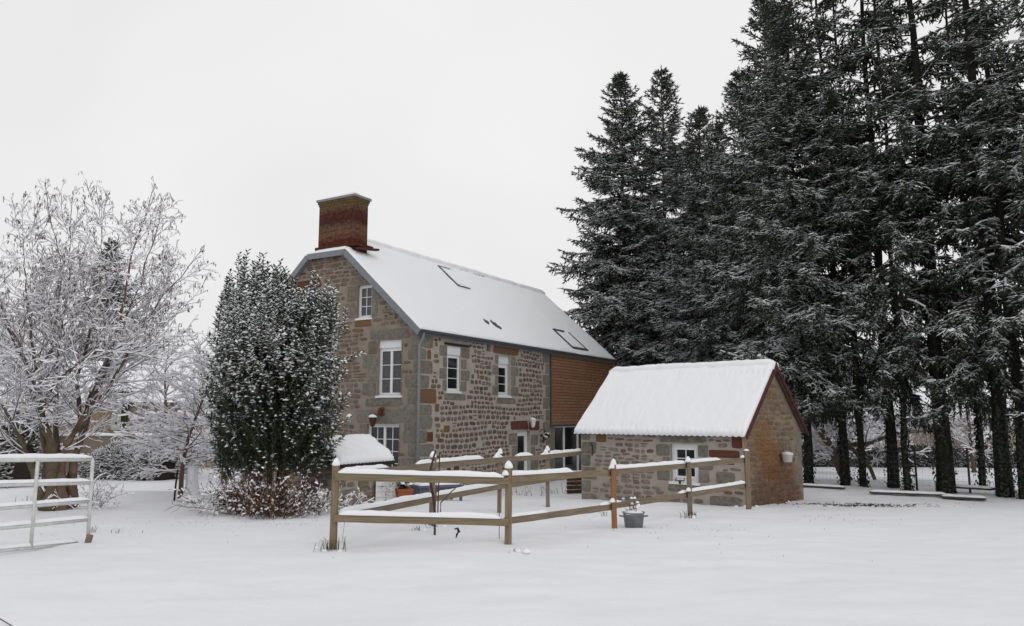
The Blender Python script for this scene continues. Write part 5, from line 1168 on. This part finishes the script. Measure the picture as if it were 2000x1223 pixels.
# ------------------------------------------------------------------ old leaning tree, fence and planks behind the spruces
rnd = random.Random(5)
x, y = G(1655, 940); y += 1.2; ot = thing('old_apple_tree', 'crooked old tree with a leaning trunk and long level limb seen between the spruce trunks', 'tree', (x, y, gz(x, y)-.05)); c0 = Vector(ot.location); D = y
lp_ = lambda px, py, dd=0: at(px, py, D+dd)-c0
segs = []
for path, r0, r1 in (([(1655, 940), (1635, 900), (1608, 850), (1580, 810), (1560, 770), (1550, 730)], .19, .06), ([(1630, 890), (1650, 870), (1690, 868), (1740, 850), (1790, 842), (1850, 838)], .10, .04), ([(1712, 945), (1700, 915), (1668, 880), (1655, 870)], .06, .08), ([(1600, 845), (1625, 800), (1640, 760)], .07, .03)):
    pts = [lp_(a, b_) for a, b_ in path]; N = len(pts); rad = [r0+(r1-r0)*i/(N-1) for i in range(N)]; B().tube(pts, rad, 9).build('limb', 'bark_green' if r0 < .15 else 'bark', ot, smooth=True)
    for i in range(N-1): segs.append((*pts[i], *pts[i+1], rad[i]*.8, rad[i+1]*.8)); 
    for i in range(1, N):
        for _ in range(3): grow(rnd, pts[i], (rnd.gauss(0, 1), rnd.gauss(0, .6), rnd.uniform(.2, 1.4)), .02, rnd.uniform(.9, 1.8), 0, segs, parL, [])
V, T = tubes(segs[20:], 3); link('crown', mesh_np('crown', V, T, 'twig'), ot, kind='stuff'); V, T = snow_on(segs, .014, .035, .85); link('snow', mesh_np('snow', V, T, 'twig_snow'), ot, kind='stuff')
wf = thing('wire_fence', 'wire mesh fence on thin dark posts behind the spruces', 'fence', (11, 23, -.6)); f0 = Vector(wf.location)
fp = [at(1440, 930, 29), at(1560, 920, 26.2), at(1667, 905, 24.0), at(1800, 905, 22.6), at(1905, 905, 21.8), at(2010, 905, 20.9), at(2150, 905, 20.0)]
fp = [Vector((q.x, q.y+.35, gz(q.x, q.y+.35))) for q in fp]
for q in fp: B().tube([q-f0-Vector((0, 0, .1)), q-f0+Vector((0, 0, 1.25))], .03, 6).build('post', 'black', wf)
b = B()
for i in range(len(fp)-1):
    for hh2 in (.15, .3, .45, .6, .78, .95, 1.1): b.tube([fp[i]-f0+Vector((0, 0, hh2)), fp[i+1]-f0+Vector((0, 0, hh2))], .0022, 3, False)
    n = int((fp[i+1]-fp[i]).length/.15)
    for k in range(n): q = fp[i].lerp(fp[i+1], k/n)-f0; b.tube([q+Vector((0, 0, .1)), q+Vector((0, 0, 1.1))], .0016, 3, False)
b.build('mesh_wire', 'zinc', wf, kind='stuff')
M['wetwood'] = mat('wet_plank', (.06, .05, .042), .8)
for (pa, pb, wd, ht, lab) in (((1700, 966), (1850, 972), .2, .06, 'long snowy plank lying on the ground under the straight spruce trunk'), ((1852, 960), (1940, 966), .35, .14, 'broad plank with snow raised on blocks between the two stout trunks'), ((1840, 974), (1925, 978), .3, .05, 'lower snowy plank in front of the raised one'), ((1562, 952), (1650, 957), .16, .05, 'thin snowy board lying right of the outbuilding')):
    a, c = P2(*pa), P2(*pb); mid = (a+c)/2; root = thing('plank', lab, 'plank', mid, 0, 'planks lying under the spruces'); up = Vector((0, 0, ht))
    B().beam(a-mid+up, c-mid+up, wd, .05).build('board', 'wetwood', root); q = B(); snow_bar(q, a-mid+up+Vector((0, 0, .022)), c-mid+up+Vector((0, 0, .022)), wd*.9, .06, pa[0]); q.build('snow', 'snow', root, smooth=True)
V = []; Fc = []; r_ = random.Random(99)
for _ in range(300):
    if r_.random() < .2: x = r_.uniform(-9, 12); y = r_.uniform(10, 22)
    else:
        cx, cy = r_.choice(((-4, 14.5), (-6, 15), (3, 13.5), (6.5, 15.5), (9, 18.5), (7.5, 18), (-7.5, 14), (11, 20))); x = r_.gauss(cx, .7); y = r_.gauss(cy, .5)
    z = gz(x, y)-.01; h_ = r_.uniform(.02, .07); a = r_.uniform(0, 6.28); dx, dy = math.cos(a), math.sin(a); n0 = len(V)
    V += [(x-.004, y, z), (x+.004, y, z), (x+dx*h_*.7, y+dy*h_*.7, z+h_)]; Fc.append((n0, n0+1, n0+2))
o = link('grass_tips', mesh('grass_tips', V, Fc, 'grass'), kind='stuff'); o['label'] = 'scattered dry grass tips poking through the snow'; o['category'] = 'grass'
# debris right of the shed
rnd = random.Random(12); V = []; Fc = []
for _ in range(420):
    x, y = G(rnd.uniform(1575, 1700), rnd.gauss(985, 2.2)) if False else (rnd.gauss(8.2, .75), rnd.gauss(18.6, .28)); z = gz(x, y)+.008; a = rnd.uniform(0, 3.14); s_ = rnd.uniform(.02, .06); n0 = len(V)
    dx, dy = math.cos(a)*s_, math.sin(a)*s_; V += [(x-dx, y-dy, z), (x+dy*.4, y-dx*.4, z+.01), (x+dx, y+dy, z+.02), (x-dy*.4, y+dx*.4, z+.01)]; Fc.append((n0, n0+1, n0+2, n0+3))
o = link('leaf_litter', mesh('leaf_litter', V, Fc, 'darkwood'), kind='stuff'); o['label'] = 'dark leaf litter and twigs showing through the snow right of the outbuilding'; o['category'] = 'leaf litter'

# ------------------------------------------------------------------ background
# far barn on the left with arched opening and pale green door
bp0 = at(215, 900, 40.0); bl = thing('far_barn', 'distant stone barn with tan arch and pale green studded door seen through the hazel', 'barn', (bp0.x, bp0.y, gz(bp0.x, bp0.y)), .12)
c0 = Vector(bl.location)
b = B(); b.box(-5.5, 5.5, 0, 5, -.5, 3.4); b.build('wall', 'farstone', bl)
b = B(); b.add([(-5.9, -.4, 3.3), (5.9, -.4, 3.3), (5.9, 2.5, 5.6), (-5.9, 2.5, 5.6), (-5.9, 5.4, 3.3), (5.9, 5.4, 3.3)], [(0, 1, 2, 3), (3, 2, 5, 4), (0, 3, 4), (1, 5, 2), (0, 4, 5, 1)]); b.build('roof', 'snow', bl)
zb_ = at(215, 840, 40.).z-c0.z; zt_ = at(215, 770, 40.).z-c0.z
B().box(-1.0, .28, -.05, -.003, zb_, zt_-.15).build('door', 'tan_door', bl)
B().box(-.05, .42, -.10, -.055, zb_, zt_).build('panel', 'pale_green', bl)
n = 16; V = [(.42, -.08, zb_+.2)]+[(.42+.4*math.sin(math.pi*k/n), -.08, (zb_+zt_)/2-math.cos(math.pi*k/n)*(zt_-zb_)*.48) for k in range(n+1)]
b = B(); b.add(V, [tuple(range(len(V)))]); b.build('opening', 'hedge', bl)
for k in range(4): B().lathe([(.06, 0), (0, .03)], (0, 0, 0), 8).map(lambda x_, y_, z_, k=k: (x_+.2, -.10-z_, y_+zb_+.35+k*.45)).build('stud', 'black', bl)
B().beam((-1.2, -.1, zt_+.1), (1.4, -.1, zt_+.1), .12, .1).build('timber_lintel', 'darkwood', bl)
lw_ = at(215, 870, 36.5); B_ = B(); B_.box(-4, 4, 0, .35, -.6, at(215, 852, 36.5).z-gz(lw_.x, lw_.y)); ww = thing('garden_wall', 'low dark wall with snow coping in front of the far barn', 'wall', (lw_.x, lw_.y, gz(lw_.x, lw_.y)), .05); B_.build('wall', 'mortar_old', ww)
hW = at(215, 852, 36.5).z-gz(lw_.x, lw_.y); q = B(); snow_bar(q, (-4, .17, hW), (4, .17, hW), .45, .13, 2, 50); q.build('snow', 'snow', ww, smooth=True)
# hedge builder: rounded mass of twig tufts
def hedge(label, cat, p0, p1, H, wd, n, m, seed, name='hedge', group=None, sn=.5):
    rnd = np.random.default_rng(seed); p0 = Vector(p0); p1 = Vector(p1); mid = (p0+p1)/2; L_ = (p1-p0).length; an = math.atan2(p1.y-p0.y, p1.x-p0.x)
    root = thing(name, label, cat, (mid.x, mid.y, gz(mid.x, mid.y)-.05), an, group)
    t = rnd.uniform(-L_/2, L_/2, n); a = rnd.uniform(0, np.pi, n); q = rnd.uniform(.6, 1, n); hh2 = H*(1+.18*np.sin(t*2.1+seed)+.10*np.sin(t*5.3))
    P = np.stack([t, np.cos(a)*wd/2*q, np.abs(np.sin(a))**.6*hh2*q], 1); d = np.stack([rnd.normal(0, .6, n), np.cos(a)+rnd.normal(0, .4, n), np.sin(a)*.8+rnd.normal(0, .4, n)], 1)
    d /= np.linalg.norm(d, axis=1, keepdims=True); sp = np.concatenate([P, d*rnd.uniform(.12, .28, (n, 1))], 1); V, T = spindles(sp, rnd, .035); link('foliage', mesh_np('foliage', V, T, m), root, kind='stuff')
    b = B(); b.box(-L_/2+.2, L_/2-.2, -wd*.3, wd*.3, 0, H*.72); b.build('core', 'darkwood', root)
M['hedge_snowy'] = mat('snowy_hedge', (.035, .04, .03), .8, (3, (.07, .06, .045), .4, .6), 0, 1, .2, extra=snow_over(-.6, -.1, 3, .7))
a = at(190, 905, 34.0); c = at(330, 908, 32.0)
hedge('snow-heaped hedge with dark hollow underside below the far barn', 'hedge', a, c, 1.25, 1.6, 11000, 'hedge_snowy', 3)
a = at(-120, 905, 30.); c = at(55, 905, 29.)
hedge('dark evergreen hedge at the far left behind the hazel', 'hedge', a, c, 2.3, 1.8, 9000, 'hedge', 4)
a = at(1560, 900, 41); c = at(2150, 905, 40)
hedge('low dark clipped hedge across the field beyond the spruces', 'hedge', a, c, 1.0, .9, 15000, 'hedge', 5)
# far house with rubble wall on the right, white house in the middle
fb = at(1880, 900, 47); fh = thing('far_stone_building', 'distant tan stone building behind the low hedge on the right', 'building', (fb.x, fb.y, gz(fb.x, fb.y)), -.05)
B().box(-6.5, 9, 0, 5, -.5, 2.6).build('wall', 'farstone', fh)
b = B(); b.add([(-6.9, -.4, 2.5), (9.4, -.4, 2.5), (9.4, 2.5, 4.4), (-6.9, 2.5, 4.4), (-6.9, 5.4, 2.5), (9.4, 5.4, 2.5)], [(0, 1, 2, 3), (3, 2, 5, 4), (0, 3, 4), (1, 5, 2), (0, 4, 5, 1)]); b.build('roof', 'snow', fh)
fb = at(1712, 900, 52); fh2 = thing('far_white_house', 'distant pale rendered house between two spruce trunks', 'house', (fb.x, fb.y, gz(fb.x, fb.y)), .1)
B().box(-3.2, 1.4, 0, 5, -.5, 2.9).build('wall', 'pale_green', fh2)
b = B(); b.add([(-3.6, -.4, 2.8), (1.8, -.4, 2.8), (1.8, 2.5, 5.), (-3.6, 2.5, 5.), (-3.6, 5.4, 2.8), (1.8, 5.4, 2.8)], [(0, 1, 2, 3), (3, 2, 5, 4), (0, 3, 4), (1, 5, 2), (0, 4, 5, 1)]); b.build('roof', 'snow', fh2)
for x_ in (-2.2, -.2): B().box(x_, x_+.8, -.04, -.003, .8, 2).build('window', 'glass', fh2)
# woods: copies of three snowy bare trees
parW = [dict(n=3.2, ang=(25, 55), lf=.42, wig=.07, up=.02, step=.35, bare=.15, rmax=.03), dict(n=4.2, ang=(25, 60), lf=.45, wig=.1, up=.02, step=.22, bare=.1), dict(n=0, ang=(30, 60), lf=.4, wig=.14, up=0, step=.2)]
BT = []
for sd, H, nst, spd in ((11, 8, 5, 3.2), (12, 9, 5, 3.4), (13, 7, 6, 3.0)):
    tr, sg_ = bare_mesh(sd, H, nst, spd, parW, .16); V, T = tubes(tr, 7); a = mesh_np('trunk', V, T, 'bark', True); V, T = tubes(sg_, 3); c = mesh_np('crown', V, T, 'twig'); V, T = snow_on(sg_, .03, .07, .9); e = mesh_np('snow', V, T, 'twig_snow'); BT.append((a, c, e)); print('wood', len(sg_))
rnd = random.Random(44)
WO = [(-40, 30, 0, 1.0, 'snowy bare tree at the far left edge, behind the evergreen hedge'), (40, 33, 1, .9, 'snowy bare tree in the gap behind the left stems of the hazel'), (170, 46, 2, .9, 'snowy bare tree right behind the far barn roof'), (320, 33, 0, .8, 'snowy bare tree right of the far barn'),
      (380, 34, 1, .78, 'snowy bare tree behind the top of the small fine-twigged tree'), (440, 30, 2, .75, 'snowy bare tree just behind the left side of the laurel'), (95, 36, 2, .8, 'snowy bare tree standing left of the far barn'), (240, 48, 1, .8, 'distant bare tree above the far barn roof'),
      (1105, 46, 0, .85, 'bare snowy tree beyond the end of the house roof'), (1600, 50, 1, .9, 'far bare tree right of the outbuilding behind the spruces'), (1690, 44, 0, .8, 'far bare tree behind the level limb'), (1790, 58, 2, 1.1, 'far bare tree left of the distant tan building'), (1880, 55, 1, 1.2, 'far bare tree behind the distant tan building'), (1960, 44, 0, 1.0, 'far bare tree seen right of the stout ivied spruce'), (2080, 50, 2, 1.1, 'bare tree beyond the field at the right edge'), (1640, 36, 2, .62, 'snowy bare tree close behind the leaning old tree'), (1735, 38, 0, .7, 'snowy bare tree behind the straight trunk, before the white house'), (1900, 37, 1, .62, 'snowy bare tree behind the slender spruce trunk')]
for px, D, k, s_, lab in WO:
    p = at(px, 880, D); root = thing('bare_tree', lab, 'tree', (p.x, p.y, gz(p.x, p.y)-.1), rnd.uniform(0, 6.28), 'snow-laden bare trees in the background')
    for me_, nm in zip(BT[k], ('trunk', 'crown', 'snow')): link(nm, me_, root, sc=(s_, s_, s_), kind=None if nm == 'trunk' else 'stuff')
# dark conifer seen through the top of the hazel
p = at(190, 880, 50); root = thing('dark_conifer', 'dark conifer seen through the upper twigs of the hazel', 'conifer', (p.x, p.y, gz(p.x, p.y)))
cm, bm_, sm, H = CR['B']; hs = (at(190, 470, 50).z-gz(p.x, p.y))/H
for me_, nm in ((cm, 'crown'), (bm_, 'limbs'), (sm, 'snow')): link(nm, me_, root, (0, 0, 0), (0, 0, 0), (1.15, 1.15, hs), kind='stuff')
B().tube([(0, 0, -.2), (0, 0, H*hs*.95)], [.2, .02], 8).build('trunk', 'spruce_bark', root)
# far tree line closing the horizon
V = []; F_ = []; segs = []; rnd = random.Random(3); rg = np.random.default_rng(8); n = 60000
t = rg.uniform(-1.15, 1.15, n); dist = rg.uniform(95, 130, n); hgt = 7+3*np.sin(t*17)+2.5*np.sin(t*41+1)+1.5*np.sin(t*97)
x_ = np.sin(t)*dist; y_ = np.cos(t)*dist; z_ = ground(x_, y_)+rg.random(n)**.8*hgt
P = np.stack([x_, y_, z_], 1); d = rg.normal(0, 1, (n, 3)); d[:, 2] = np.abs(d[:, 2])*1.3; d /= np.linalg.norm(d, axis=1, keepdims=True)
M['farwood'] = mat('far_wood', (.12, .105, .10), .9, (.3, (.18, .16, .155), .4, .6), 0, 1, .1, extra=snow_over(.0, .8, 1, .4))
V, T = spindles(np.concatenate([P, d*rg.uniform(.8, 1.8, (n, 1))], 1), rg, .16)
o = link('distant_woods', mesh_np('distant_woods', V, T, 'farwood'), kind='stuff'); o['label'] = 'distant grey band of snowy woods closing the horizon'; o['category'] = 'woods'
